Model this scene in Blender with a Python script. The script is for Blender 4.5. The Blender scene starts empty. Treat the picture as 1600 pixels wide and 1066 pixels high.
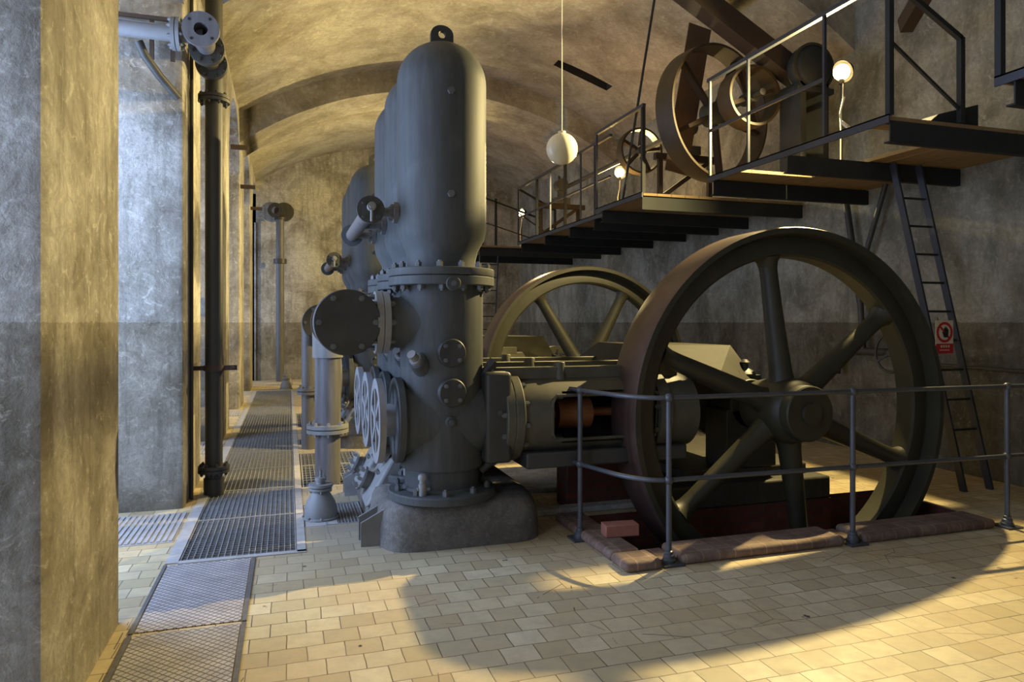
import bpy, bmesh, math, random
from math import sin, cos, pi, radians, sqrt, atan2
from mathutils import Vector, Matrix
random.seed(7)
S = bpy.context.scene
COL = S.collection

# ------------------------------------------------------------------ camera, light, exposure
cam_d = bpy.data.cameras.new('camera'); cam = bpy.data.objects.new('camera', cam_d); COL.objects.link(cam)
cam_d.sensor_width = 36; cam_d.lens = 24.75; cam_d.shift_y = -29/1600
cam.location = (0, 0, 1.6); cam.rotation_euler = (radians(90), 0, radians(-17.6)); S.camera = cam
cam_d.clip_start = .02
S.view_settings.view_transform = 'Standard'; S.view_settings.look = 'None'
S.view_settings.exposure = -0.75; S.view_settings.gamma = 1.0
try: S.view_settings.use_curve_mapping = False
except Exception: pass
W = bpy.data.worlds.new('sky'); S.world = W; W.use_nodes = True
W.node_tree.nodes['Background'].inputs[0].default_value = (.55, .72, 1, 1)
W.node_tree.nodes['Background'].inputs[1].default_value = 1.0

def area(name, loc, rot, sx, sy, power, col):
    l = bpy.data.lights.new(name, 'AREA'); l.shape = 'RECTANGLE'; l.size = sx; l.size_y = sy
    l.energy = power; l.color = col
    o = bpy.data.objects.new(name, l); COL.objects.link(o); o.location = loc; o.rotation_euler = rot
    return o
PER = 3.63
# daylight through the windows of each bay on the left
BLUE = (.44, .61, 1.0)
for k, pw in enumerate([210, 400, 180, 130, 110, 110]):
    y0 = .60 + PER*k; y1 = min(2.99 + PER*k, 20.5)
    area('window_daylight', (-2.25, (y0+y1)/2, 2.3), (0, radians(-90), 0), 3.6, y1-y0-.4, pw, BLUE)
# added fill light from behind the camera, set in an invented window
area('window_daylight', (1.2, -3.25, 2.9), (radians(-90), 0, radians(180)), 3.4, 3.4, 10, (.95, .95, 1.0))
LAMP_E = 60; LAMP_W = 4300; LAMP_COL = (1.0, .79, .35)

# ------------------------------------------------------------------ materials
def nt(name):
    m = bpy.data.materials.new(name); m.use_nodes = True
    n = m.node_tree; n.nodes.clear()
    out = n.nodes.new('ShaderNodeOutputMaterial'); b = n.nodes.new('ShaderNodeBsdfPrincipled')
    n.links.new(b.outputs[0], out.inputs[0]); return m, n, b
def N(n, t, **k):
    x = n.nodes.new(t)
    for a, v in k.items(): setattr(x, a, v)
    return x
def coords(n, world=False, scale=(1, 1, 1)):
    if world: s = N(n, 'ShaderNodeNewGeometry').outputs['Position']
    else: s = N(n, 'ShaderNodeTexCoord').outputs['Object']
    mp = N(n, 'ShaderNodeMapping'); mp.inputs['Scale'].default_value = scale
    n.links.new(s, mp.inputs[0]); return mp.outputs[0]
def noise(n, vec, scale, detail=4, rough=.55, dist=0):
    x = N(n, 'ShaderNodeTexNoise'); x.inputs['Scale'].default_value = scale
    x.inputs['Detail'].default_value = detail; x.inputs['Roughness'].default_value = rough
    x.inputs['Distortion'].default_value = dist
    n.links.new(vec, x.inputs['Vector']); return x.outputs['Fac']
def ramp(n, fac, stops):
    r = N(n, 'ShaderNodeValToRGB'); e = r.color_ramp.elements
    while len(e) < len(stops): e.new(.5)
    for i, (p, c) in enumerate(stops):
        e[i].position = p; e[i].color = (c[0], c[1], c[2], 1) if not isinstance(c, (int, float)) else (c, c, c, 1)
    n.links.new(fac, r.inputs[0]); return r.outputs[0]
def mix(n, fac, a, b, mode='MIX'):
    x = N(n, 'ShaderNodeMix', data_type='RGBA', blend_type=mode)
    for sck, v in ((x.inputs[0], fac), (x.inputs[6], a), (x.inputs[7], b)):
        if isinstance(v, (int, float)): sck.default_value = v
        elif isinstance(v, tuple): sck.default_value = (v[0], v[1], v[2], 1)
        else: n.links.new(v, sck)
    return x.outputs[2]
def math_(n, op, a, b=0.0):
    x = N(n, 'ShaderNodeMath', operation=op)
    for i, v in enumerate((a, b)):
        if isinstance(v, (int, float)): x.inputs[i].default_value = v
        else: n.links.new(v, x.inputs[i])
    return x.outputs[0]
def bump(n, b, h, strength=.3, dist=.01):
    x = N(n, 'ShaderNodeBump'); x.inputs['Strength'].default_value = strength
    x.inputs['Distance'].default_value = dist; n.links.new(h, x.inputs['Height']); n.links.new(x.outputs[0], b.inputs['Normal'])

def mat_paint(name, col, rough=.5, var=.25, streak=True, metal=0.0, dust=None, spec=.5):
    m, n, b = nt(name)
    v = coords(n, scale=(14, 14, 1.6) if streak else (3, 3, 3))
    f = noise(n, v, 1.6 if streak else 1.2, 5, .6)
    f2 = noise(n, coords(n), 5, 4, .6)
    lo = tuple(c*(1-var) for c in col); hi = tuple(min(1, c*(1+var)) for c in col)
    c = mix(n, ramp(n, f, [(.3, 0), (.72, 1)]), lo, hi)
    c = mix(n, ramp(n, f2, [(.55, 0), (.8, .35)]), c, dust or tuple(x*1.7+.01 for x in col))
    n.links.new(c, b.inputs['Base Color'])
    b.inputs['Roughness'].default_value = rough; b.inputs['Metallic'].default_value = metal
    b.inputs['Specular IOR Level'].default_value = spec
    f3 = noise(n, coords(n), 60, 3, .6); bump(n, b, f3, .12, .003)
    return m
def mat_plaster(name, base, dark, light, dado=True, sc=1.0, dirt=1.0, dadoc=(.72, .69, .63), sv=(5, 5, .55)):
    m, n, b = nt(name)
    p = coords(n, True)
    f1 = noise(n, p, 1.1*sc, 8, .68, .6); f2 = noise(n, p, 5.5*sc, 8, .7, .9); f3 = noise(n, p, 22*sc, 5, .7)
    ps = coords(n, True, sv); f4 = noise(n, ps, 1.5, 8, .72, .5)
    fc = noise(n, p, 11*sc, 10, .78, 1.6)
    c = mix(n, ramp(n, f1, [(.40, 0), (.60, 1)]), dark, light)
    c = mix(n, ramp(n, f2, [(.38, 0), (.62, .6)]), c, base)
    c = mix(n, ramp(n, f4, [(.48, 0), (.68, .55*dirt)]), c, tuple(x*.42 for x in dark))
    c = mix(n, ramp(n, f3, [(.56, 0), (.72, .4*dirt)]), c, tuple(x*.45 for x in dark))
    c = mix(n, ramp(n, f2, [(.60, 0), (.68, .55)]), c, tuple(min(1, x*1.22) for x in light))
    c = mix(n, ramp(n, fc, [(.46, 0), (.60, .5)]), c, tuple(x*.62 for x in base))
    c = mix(n, ramp(n, fc, [(.36, .45), (.44, 0)]), c, tuple(min(1, x*1.3) for x in light))
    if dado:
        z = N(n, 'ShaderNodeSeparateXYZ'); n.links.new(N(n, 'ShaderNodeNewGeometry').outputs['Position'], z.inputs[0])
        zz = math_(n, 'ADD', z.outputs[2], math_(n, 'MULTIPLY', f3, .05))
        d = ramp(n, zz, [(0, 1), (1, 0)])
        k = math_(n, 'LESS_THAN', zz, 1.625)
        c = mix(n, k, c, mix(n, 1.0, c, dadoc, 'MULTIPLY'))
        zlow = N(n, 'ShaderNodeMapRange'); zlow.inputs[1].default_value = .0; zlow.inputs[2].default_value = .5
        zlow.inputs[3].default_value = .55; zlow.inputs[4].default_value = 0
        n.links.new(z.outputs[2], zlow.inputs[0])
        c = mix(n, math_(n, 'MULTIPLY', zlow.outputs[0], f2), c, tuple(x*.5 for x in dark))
    n.links.new(c, b.inputs['Base Color']); b.inputs['Roughness'].default_value = .92
    b.inputs['Specular IOR Level'].default_value = .15
    h = mix(n, .45, f2, f3); bump(n, b, h, .55, .03)
    return m
def mat_tiles():
    m, n, b = nt('floor_tiles')
    p = coords(n, True)
    wob = noise(n, p, 3.0, 3, .5)
    off = N(n, 'ShaderNodeVectorMath', operation='MULTIPLY_ADD')
    cmb = N(n, 'ShaderNodeCombineXYZ'); n.links.new(wob, cmb.inputs[0]); n.links.new(wob, cmb.inputs[1])
    n.links.new(cmb.outputs[0], off.inputs[0]); off.inputs[1].default_value = (.02, .03, 0); n.links.new(p, off.inputs[2])
    br = N(n, 'ShaderNodeTexBrick'); n.links.new(off.outputs[0], br.inputs['Vector'])
    br.offset = .46; br.inputs['Scale'].default_value = 1.0
    br.inputs['Brick Width'].default_value = .178; br.inputs['Row Height'].default_value = .158
    br.inputs['Mortar Size'].default_value = .003; br.inputs['Mortar Smooth'].default_value = .25
    br.inputs['Color1'].default_value = (.44, .36, .20, 1); br.inputs['Color2'].default_value = (.66, .57, .36, 1)
    br.inputs['Mortar'].default_value = (.055, .042, .03, 1)
    f1 = noise(n, p, 1.4, 6, .6, .3); f2 = noise(n, p, 9, 6, .65); f3 = noise(n, p, 45, 4, .6)
    c = mix(n, ramp(n, f1, [(.35, .0), (.68, .5)]), br.outputs['Color'], (.50, .33, .16))
    c = mix(n, ramp(n, f2, [(.42, 0), (.7, .45)]), c, (.36, .29, .19))
    # dark chips and scuffs
    vo = N(n, 'ShaderNodeTexVoronoi'); vo.inputs['Scale'].default_value = 3.1; n.links.new(off.outputs[0], vo.inputs['Vector'])
    chip = math_(n, 'MULTIPLY', math_(n, 'LESS_THAN', math_(n, 'ADD', vo.outputs['Distance'], math_(n, 'MULTIPLY', f3, .14)), .135), math_(n, 'GREATER_THAN', f2, .5))
    c = mix(n, chip, c, (.07, .055, .045))
    c = mix(n, ramp(n, f3, [(.62, 0), (.75, .3)]), c, (.2, .16, .12))
    cr = N(n, 'ShaderNodeTexVoronoi', feature='DISTANCE_TO_EDGE'); cr.inputs['Scale'].default_value = 1.3; n.links.new(off.outputs[0], cr.inputs['Vector'])
    crk = math_(n, 'MULTIPLY', math_(n, 'LESS_THAN', cr.outputs['Distance'], .0022), math_(n, 'GREATER_THAN', f1, .56))
    c = mix(n, crk, c, (.08, .06, .05))
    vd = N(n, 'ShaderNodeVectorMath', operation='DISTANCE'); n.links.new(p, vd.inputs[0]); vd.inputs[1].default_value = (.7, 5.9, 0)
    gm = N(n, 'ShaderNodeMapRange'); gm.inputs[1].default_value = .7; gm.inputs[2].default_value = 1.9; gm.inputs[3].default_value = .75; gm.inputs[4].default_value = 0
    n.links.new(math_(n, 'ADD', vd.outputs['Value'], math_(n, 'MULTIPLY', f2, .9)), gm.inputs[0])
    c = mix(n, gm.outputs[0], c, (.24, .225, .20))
    n.links.new(c, b.inputs['Base Color'])
    rr = N(n, 'ShaderNodeMapRange'); rr.inputs[3].default_value = .38; rr.inputs[4].default_value = .68; n.links.new(f2, rr.inputs[0])
    n.links.new(rr.outputs[0], b.inputs['Roughness'])
    h = math_(n, 'ADD', br.outputs['Fac'], 0); inv = math_(n, 'SUBTRACT', 1, h)
    hh = math_(n, 'ADD', inv, math_(n, 'MULTIPLY', f2, .5)); bump(n, b, hh, .35, .004)
    return m
def mat_brick(name, c1, c2, mortar, w=.25, h=.075):
    m, n, b = nt(name)
    g = N(n, 'ShaderNodeNewGeometry'); sp = N(n, 'ShaderNodeSeparateXYZ'); n.links.new(g.outputs['Position'], sp.inputs[0])
    cb = N(n, 'ShaderNodeCombineXYZ'); n.links.new(math_(n, 'ADD', sp.outputs[0], sp.outputs[1]), cb.inputs[0]); n.links.new(sp.outputs[2], cb.inputs[1])
    br = N(n, 'ShaderNodeTexBrick'); n.links.new(cb.outputs[0], br.inputs[0]); br.inputs['Scale'].default_value = 1
    br.inputs['Brick Width'].default_value = w; br.inputs['Row Height'].default_value = h; br.inputs['Mortar Size'].default_value = .006
    br.inputs['Color1'].default_value = (*c1, 1); br.inputs['Color2'].default_value = (*c2, 1); br.inputs['Mortar'].default_value = (*mortar, 1)
    f = noise(n, coords(n, True), 9, 6, .7)
    c = mix(n, ramp(n, f, [(.45, 0), (.75, .6)]), br.outputs[0], tuple(x*.4 for x in c1))
    n.links.new(c, b.inputs['Base Color']); b.inputs['Roughness'].default_value = .9
    bump(n, b, f, .5, .01); return m
def mat_curb(name):
    m, n, b = nt(name)
    f = noise(n, coords(n, True), 7, 6, .7); f2 = noise(n, coords(n, True), 30, 4, .7)
    c = ramp(n, f, [(.3, (.11, .068, .05)), (.55, (.20, .135, .10)), (.75, (.29, .22, .17))])
    w = N(n, 'ShaderNodeTexBrick'); n.links.new(coords(n, True), w.inputs[0]); w.inputs['Scale'].default_value = 1; w.offset = 0
    w.inputs['Brick Width'].default_value = .125; w.inputs['Row Height'].default_value = .125
    w.inputs['Mortar Size'].default_value = .004
    w.inputs['Color1'].default_value = (1, 1, 1, 1); w.inputs['Color2'].default_value = (.8, .75, .72, 1); w.inputs['Mortar'].default_value = (1.6, 1.5, 1.3, 1)
    c = mix(n, 1.0, c, w.outputs[0], 'MULTIPLY')
    n.links.new(c, b.inputs['Base Color']); b.inputs['Roughness'].default_value = .75; bump(n, b, f2, .4, .008); return m
def mat_wood(name, a, c_):
    m, n, b = nt(name)
    f = noise(n, coords(n, True, (1, 12, 1)), 2.5, 5, .6); 
    n.links.new(mix(n, f, a, c_), b.inputs['Base Color']); b.inputs['Roughness'].default_value = .8; return m
def mat_plain(name, col, rough=.6, metal=0, emit=None, es=1):
    m, n, b = nt(name)
    f = noise(n, coords(n), 12, 4, .6)
    n.links.new(mix(n, ramp(n, f, [(.3, 0), (.7, 1)]), tuple(c*.85 for c in col), tuple(min(1, c*1.15) for c in col)), b.inputs['Base Color'])
    b.inputs['Roughness'].default_value = rough; b.inputs['Metallic'].default_value = metal
    if emit: b.inputs['Emission Color'].default_value = (*emit, 1); b.inputs['Emission Strength'].default_value = es
    return m
def mat_diamond(name):
    m, n, b = nt(name)
    rot = N(n, 'ShaderNodeMapping'); rot.inputs['Rotation'].default_value = (0, 0, radians(45))
    n.links.new(N(n, 'ShaderNodeNewGeometry').outputs['Position'], rot.inputs[0])
    sp = N(n, 'ShaderNodeSeparateXYZ'); n.links.new(rot.outputs[0], sp.inputs[0])
    def line(s):
        fr = math_(n, 'FRACT', math_(n, 'MULTIPLY', s, 31)); return math_(n, 'LESS_THAN', fr, .2)
    l = math_(n, 'MAXIMUM', line(sp.outputs[0]), line(sp.outputs[1]))
    f = noise(n, coords(n, True), 6, 5, .65)
    c = mix(n, ramp(n, f, [(.35, 0), (.7, 1)]), (.36, .335, .325), (.56, .52, .50))
    c = mix(n, l, c, (.12, .11, .11))
    n.links.new(c, b.inputs['Base Color']); b.inputs['Roughness'].default_value = .5; b.inputs['Metallic'].default_value = 0
    bump(n, b, math_(n, 'SUBTRACT', 1, l), .5, .004); return m

M = {}
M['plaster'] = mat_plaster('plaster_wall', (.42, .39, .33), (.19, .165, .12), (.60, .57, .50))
M['vault'] = mat_plaster('plaster_vault', (.38, .345, .265), (.21, .18, .125), (.47, .43, .335), dado=False, sc=.8, dirt=.5, sv=(1.2, 1.2, 1.2))
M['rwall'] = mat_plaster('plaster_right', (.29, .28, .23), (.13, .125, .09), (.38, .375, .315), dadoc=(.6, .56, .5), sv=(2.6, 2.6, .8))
M['concrete'] = mat_plaster('concrete', (.20, .185, .165), (.12, .11, .095), (.24, .225, .20), dado=False, sc=2.2, sv=(2, 2, 2))
M['floorconc'] = mat_plaster('floor_concrete', (.42, .40, .35), (.26, .24, .20), (.52, .50, .45), dado=False, sc=2.0, sv=(2, 2, 2))
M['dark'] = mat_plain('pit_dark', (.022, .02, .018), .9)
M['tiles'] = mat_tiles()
M['paint'] = mat_paint('machine_paint', (.066, .071, .070), .62, .2, spec=.35)
M['hood'] = mat_paint('hood_sheet', (.030, .027, .018), .7, .25, streak=False, spec=.2)
M['paintd'] = mat_paint('machine_paint_dark', (.038, .039, .036), .5, .25, streak=False)
M['guide'] = mat_paint('guide_paint', (.076, .071, .048), .55, .22, streak=False)
M['wheel'] = mat_paint('flywheel_paint', (.034, .032, .018), .5, .2, streak=False)
M['tread'] = mat_paint('tread_rust', (.105, .066, .055), .42, .25, streak=False, metal=.3)
M['bolt'] = mat_paint('bolt_steel', (.13, .135, .135), .45, .2, streak=False, metal=.2)
M['pipe'] = mat_paint('pipe_grey', (.13, .125, .125), .5, .25)
M['pipeD'] = mat_paint('pipe_dark', (.05, .046, .036), .5, .25)
M['rail'] = mat_paint('rail_grey', (.075, .08, .088), .4, .2, streak=False, metal=.2)
M['steel'] = mat_paint('platform_steel', (.015, .018, .018), .75, .25, streak=False)
M['blue'] = mat_paint('railing_blue', (.026, .031, .048), .5, .2, streak=False)
M['deck'] = mat_wood('deck_wood', (.19, .13, .06), (.30, .20, .09))
M['rust'] = mat_paint('rusty_iron', (.085, .052, .032), .7, .35, streak=False)
M['orange'] = mat_paint('rusty_rod', (.20, .075, .025), .45, .3, streak=False, metal=.3)
M['grate'] = mat_plain('galvanised', (.34, .335, .33), .5, .2)
M['frame'] = mat_plain('frame_steel', (.42, .40, .38), .6, .1)
M['diamond'] = mat_diamond('checker_plate')
M['cover'] = mat_paint('cast_cover', (.23, .23, .235), .5, .15, streak=False)
M['lightpaint'] = mat_paint('dusty_paint', (.22, .22, .215), .55, .2, streak=False)
M['curb'] = mat_curb('curb_brick')
M['brick'] = mat_brick('red_brick', (.085, .02, .013), (.13, .035, .02), (.05, .04, .03))
M['loose'] = mat_plain('loose_brick', (.33, .125, .08), .85)
M['belt'] = mat_plain('leather_belt', (.09, .05, .025), .7)
M['pulley'] = mat_paint('pulley_rust', (.050, .031, .012), .55, .3, streak=False)
M['white'] = mat_plain('white_board', (.75, .72, .66), .5)
M['red'] = mat_plain('sign_red', (.55, .02, .03), .5)
M['black'] = mat_plain('sign_black', (.012, .014, .012), .6)
M['cord'] = mat_plain('white_cord', (.8, .72, .5), .6)
M['bulb'] = mat_plain('lamp_glow', (1, .9, .6), .4, emit=(1, .66, .24), es=LAMP_E)
M['timber'] = mat_wood('dark_timber', (.018, .010, .006), (.035, .02, .012))
M['globe'] = None
def mk_globe():
    m, n, b = nt('opal_glass'); b.inputs['Base Color'].default_value = (.88, .84, .68, 1); b.inputs['Roughness'].default_value = .22
    b.inputs['Subsurface Weight'].default_value = .4; b.inputs['Subsurface Radius'].default_value = (.1, .1, .08)
    return m
M['globe'] = mk_globe()
def mk_glass():
    m, n, b = nt('window_glass'); b.inputs['Base Color'].default_value = (.9, .95, 1, 1); b.inputs['Roughness'].default_value = .05
    b.inputs['Transmission Weight'].default_value = 1; b.inputs['IOR'].default_value = 1.02; return m
M['glass'] = mk_glass()

# ------------------------------------------------------------------ mesh helper
def basis(d):
    d = Vector(d).normalized()
    a = Vector((0, 0, 1)) if abs(d.z) < .9 else Vector((1, 0, 0))
    u = d.cross(a).normalized(); return d, u, d.cross(u).normalized()
class MB:
    def __init__(s): s.v = []; s.f = []; s.m = []
    def face(s, ids, mi=0): s.f.append(ids); s.m.append(mi)
    def hexa(s, p, mi=0):
        b = len(s.v); s.v += [Vector(q) for q in p]
        for q in ((0, 3, 2, 1), (4, 5, 6, 7), (0, 1, 5, 4), (1, 2, 6, 5), (2, 3, 7, 6), (3, 0, 4, 7)): s.face([b+i for i in q], mi)
        return s
    def box(s, x0, y0, z0, x1, y1, z1, mi=0):
        return s.hexa([(x0, y0, z0), (x1, y0, z0), (x1, y1, z0), (x0, y1, z0), (x0, y0, z1), (x1, y0, z1), (x1, y1, z1), (x0, y1, z1)], mi)
    def beam(s, p0, p1, w, h, mi=0, up=(0, 0, 1)):
        p0 = Vector(p0); p1 = Vector(p1); d = (p1-p0).normalized(); up = Vector(up)
        if abs(d.dot(up)) > .98: up = Vector((0, 1, 0))
        a = d.cross(up).normalized()*w/2; c = a.cross(d).normalized()*h/2
        return s.hexa([p0-a-c, p0+a-c, p0+a+c, p0-a+c, p1-a-c, p1+a-c, p1+a+c, p1-a+c], mi)
    def lathe(s, o, ax, prof, n=32, mi=0, cap=True, a0=0, a1=2*pi, hole=None):
        d, u, w = basis(ax); o = Vector(o); b = len(s.v); full = abs(a1-a0-2*pi) < 1e-6; k = n if full else n+1
        for r, h in prof:
            for i in range(k):
                a = a0+(a1-a0)*i/n
                s.v.append(o+d*h+(u*cos(a)+w*sin(a))*r)
        for j in range(len(prof)-1):
            for i in range(n):
                if hole and hole(j, i): continue
                i2 = (i+1) % k
                s.face([b+j*k+i, b+j*k+i2, b+(j+1)*k+i2, b+(j+1)*k+i], mi)
        if cap and full:
            if prof[0][0] > 1e-6: s.face([b+i for i in range(k)][::-1], mi)
            if prof[-1][0] > 1e-6: s.face([b+(len(prof)-1)*k+i for i in range(k)], mi)
        return s
    def cyl(s, p0, p1, r, r1=None, n=24, mi=0):
        p0 = Vector(p0); p1 = Vector(p1); return s.lathe(p0, p1-p0, [(r, 0), (r if r1 is None else r1, (p1-p0).length)], n, mi)
    def ring(s, o, ax, ri, ro, h, n=40, mi=0):
        return s.lathe(o, ax, [(ri, 0), (ro, 0), (ro, h), (ri, h), (ri, 0)], n, mi, cap=False)
    def sphere(s, o, r, n=24, m=12, mi=0, sz=1):
        return s.lathe(o, (0, 0, 1), [(max(r*sin(pi*j/m), 1e-5), -r*cos(pi*j/m)*sz) for j in range(m+1)], n, mi, cap=False)
    def tube(s, pts, r, n=12, mi=0, closed=False):
        pts = [Vector(p) for p in pts]; b = len(s.v); N_ = len(pts); prev = None
        for i, p in enumerate(pts):
            d = (pts[min(i+1, N_-1)]-pts[max(i-1, 0)]).normalized() if not closed else (pts[(i+1) % N_]-pts[i-1]).normalized()
            if prev is None: _, u, w = basis(d)
            else:
                u = (prev-d*prev.dot(d)).normalized(); w = d.cross(u)
            prev = u; rr = r[i] if isinstance(r, (list, tuple)) else r
            for k in range(n):
                a = 2*pi*k/n; s.v.append(p+(u*cos(a)+w*sin(a))*rr)
        for i in range(N_ if closed else N_-1):
            for k in range(n):
                i2 = (i+1) % N_; s.face([b+i*n+k, b+i*n+(k+1) % n, b+i2*n+(k+1) % n, b+i2*n+k], mi)
        if not closed:
            s.face([b+k for k in range(n)][::-1], mi); s.face([b+(N_-1)*n+k for k in range(n)], mi)
        return s
    def prism(s, poly, fn0, fn1, mi=0):
        b = len(s.v); k = len(poly)
        s.v += [Vector(fn0(*p)) for p in poly]+[Vector(fn1(*p)) for p in poly]
        s.face(list(range(b, b+k))[::-1], mi); s.face(list(range(b+k, b+2*k)), mi)
        for i in range(k): s.face([b+i, b+(i+1) % k, b+k+(i+1) % k, b+k+i], mi)
        return s
    def bolt(s, p, d, r=.018, h=.02, mi=0, stud=True):
        d = Vector(d).normalized(); p = Vector(p)
        s.cyl(p-d*.003, p+d*h, r, n=6, mi=mi)
        if stud: s.cyl(p+d*h, p+d*(h+r*.5), r*.5, n=8, mi=mi)
        return s
    def bolts(s, o, ax, R, k, r=.018, h=.02, a0=0., stud=True):
        d, u, w = basis(ax); o = Vector(o)
        for i in range(k):
            a = a0+2*pi*i/k; s.bolt(o+(u*cos(a)+w*sin(a))*R, d, r, h, stud=stud)
        return s
    def build(s, name, mats, parent=None, smooth=True, bevel=0, seg=2, angle=35):
        me = bpy.data.meshes.new(name); me.from_pydata([tuple(v) for v in s.v], [], s.f)
        for m in (mats if isinstance(mats, (list, tuple)) else [mats]): me.materials.append(m)
        me.polygons.foreach_set('material_index', s.m)
        bm = bmesh.new(); bm.from_mesh(me); bmesh.ops.remove_doubles(bm, verts=bm.verts, dist=1e-5)
        bmesh.ops.recalc_face_normals(bm, faces=bm.faces); bm.to_mesh(me); bm.free()
        if smooth:
            me.polygons.foreach_set('use_smooth', [True]*len(me.polygons)); me.set_sharp_from_angle(angle=radians(angle))
        me.update()
        o = bpy.data.objects.new(name, me); COL.objects.link(o)
        if parent: o.parent = parent
        if bevel:
            md = o.modifiers.new('bevel', 'BEVEL'); md.width = bevel; md.segments = seg; md.limit_method = 'ANGLE'; md.angle_limit = radians(50)
        return o
def thing(name, label, cat, loc=(0, 0, 0), rz=0, group=None):
    o = bpy.data.objects.new(name, None); COL.objects.link(o); o.location = loc; o.rotation_euler = (0, 0, rz)
    o.empty_display_size = .1; return tag(o, label, cat, group)
def tag(o, label, cat, group=None):
    o['label'] = label; o['category'] = cat
    if group: o['group'] = group
    return o
def struct(o): o['kind'] = 'structure'; return o
def copy_tree(o, parent=None, loc=None, label=None):
    c = o.copy(); COL.objects.link(c)
    if parent: c.parent = parent
    if loc is not None: c.location = loc
    if label: c['label'] = label
    for ch in list(o.children): copy_tree(ch, c)
    return c

# ------------------------------------------------------------------ setting
XL, XR, YB, YE = -.86, 6.8, -3.0, 20.6
def rect_mesh(x0, x1, y0, y1, holes, z=0., depth=None):
    mb = MB(); xs = sorted({x0, x1, *[h[0] for h in holes], *[h[2] for h in holes]}); ys = sorted({y0, y1, *[h[1] for h in holes], *[h[3] for h in holes]})
    for a, b in zip(xs, xs[1:]):
        for c, d in zip(ys, ys[1:]):
            mx, my = (a+b)/2, (c+d)/2
            if any(h[0] < mx < h[2] and h[1] < my < h[3] for h in holes): continue
            i = len(mb.v); mb.v += [Vector((a, c, z)), Vector((b, c, z)), Vector((b, d, z)), Vector((a, d, z))]; mb.face([i, i+1, i+2, i+3])
    return mb
TR = (-.70, 5.16, .055, 17.4); PIT = (2.28, 4.38, 5.40, 5.36); G1 = (.12, 7.12, .76, 8.95); G2 = (.12, 5.74, .60, 6.42)
G3 = (.12, 9.62, .36, 10.05); G4 = (.12, 11.2, .33, 12.93)
HOLES = [TR, PIT, G1, G2, G3, G4]
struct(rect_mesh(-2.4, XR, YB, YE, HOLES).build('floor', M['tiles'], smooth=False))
mb = MB()
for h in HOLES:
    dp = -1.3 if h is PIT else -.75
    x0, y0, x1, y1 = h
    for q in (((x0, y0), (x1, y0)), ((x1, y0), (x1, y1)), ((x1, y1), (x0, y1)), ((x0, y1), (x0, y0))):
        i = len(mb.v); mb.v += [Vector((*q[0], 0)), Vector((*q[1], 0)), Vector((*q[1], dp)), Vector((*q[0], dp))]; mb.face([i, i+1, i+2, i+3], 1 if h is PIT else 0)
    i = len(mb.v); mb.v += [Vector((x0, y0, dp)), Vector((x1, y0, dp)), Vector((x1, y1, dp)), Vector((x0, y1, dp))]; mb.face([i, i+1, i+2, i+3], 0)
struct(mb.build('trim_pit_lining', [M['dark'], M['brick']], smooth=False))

# arched openings in the left wall (face at XL, 1.5 m deep)
ZS, RISE = 4.35, .95
def arch_z(t, half):                                  # t in [-half, half]
    return ZS+RISE*sqrt(max(0, 1-(t/half)**2))
def left_wall():
    mb = MB(); D = -2.3; top = 6.9
    for k in range(-1, 6):
        y0 = 2.99+PER*k; y1 = y0+1.24
        if k == -1: y0 = YB
        if k == 5: y1 = min(y1, YE)
        r = .045                                          # rounded arrises
        poly = [(D, y0), (XL-r, y0), (XL-r*.29, y0+r*.29), (XL, y0+r), (XL, y1-r), (XL-r*.29, y1-r*.29), (XL-r, y1), (D, y1)]
        mb.prism(poly, lambda a, b: (a, b, 0), lambda a, b: (a, b, ZS))
        mb.prism([(D, y0), (XL, y0), (XL, y1), (D, y1)], lambda a, b: (a, b, ZS), lambda a, b: (a, b, top))
    for k in range(0, 6):                                # arch heads
        y0 = .60+PER*k; y1 = 2.99+PER*k
        if k == 5: pass
        c = (y0+y1)/2; hf = (y1-y0)/2; n = 20
        for i in range(n):
            a = -hf+2*hf*i/n; b = -hf+2*hf*(i+1)/n
            mb.hexa([(D, c+a, arch_z(a, hf)), (XL, c+a, arch_z(a, hf)), (XL, c+b, arch_z(b, hf)), (D, c+b, arch_z(b, hf)),
                     (D, c+a, top), (XL, c+a, top), (XL, c+b, top), (D, c+b, top)])
    return mb
struct(left_wall().build('wall_left', M['plaster'], angle=30))
# outer wall behind the recesses with a tall window in each bay
mb = MB()
for k in range(-1, 7):
    y0 = .60+PER*k; y1 = 2.99+PER*k
    if k == -1: mb.box(-2.6, YB, -.1, -2.4, .60-PER+3.2, 7); continue
mb = MB()
prev = YB
for k in range(0, 6):
    y0 = .80+PER*k; y1 = min(2.79+PER*k, YE-.2)
    mb.box(-2.55, prev, -.1, -2.3, y0, 7); mb.box(-2.55, y0, -.1, -2.3, y1, .85); mb.box(-2.55, y0, 4.25, -2.3, y1, 7); prev = y1
mb.box(-2.55, prev, -.1, -2.3, YE, 7)
struct(mb.build('wall_outer', M['plaster'], smooth=False))
for k in range(0, 6):
    y0 = .80+PER*k; y1 = min(2.79+PER*k, YE-.2)
    mb = MB(); x = -2.33
    for yy in (y0, (y0+y1)/2-.02, y1-.04): mb.box(x-.04, yy, .85, x, yy+.04, 4.25)
    for zz in (.85, 1.7, 2.55, 3.4, 4.21): mb.box(x-.04, y0, zz, x, y1, zz+.04)
    w = struct(mb.build('window_%d' % (k+1), M['steel'], smooth=False))
    mb = MB(); mb.box(x-.022, y0+.04, .89, x-.018, y1-.04, 4.21); mb.build('pane', M['glass'], w, smooth=False)
mb = MB(); mb.box(XR, YB, -.1, XR+.4, YE, 7); struct(mb.build('wall_right', M['rwall'], smooth=False))
mb = MB(); mb.box(-2.5, YE, -.1, XR+.4, YE+.3, 7.2); struct(mb.build('wall_end', M['plaster'], smooth=False))
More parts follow.
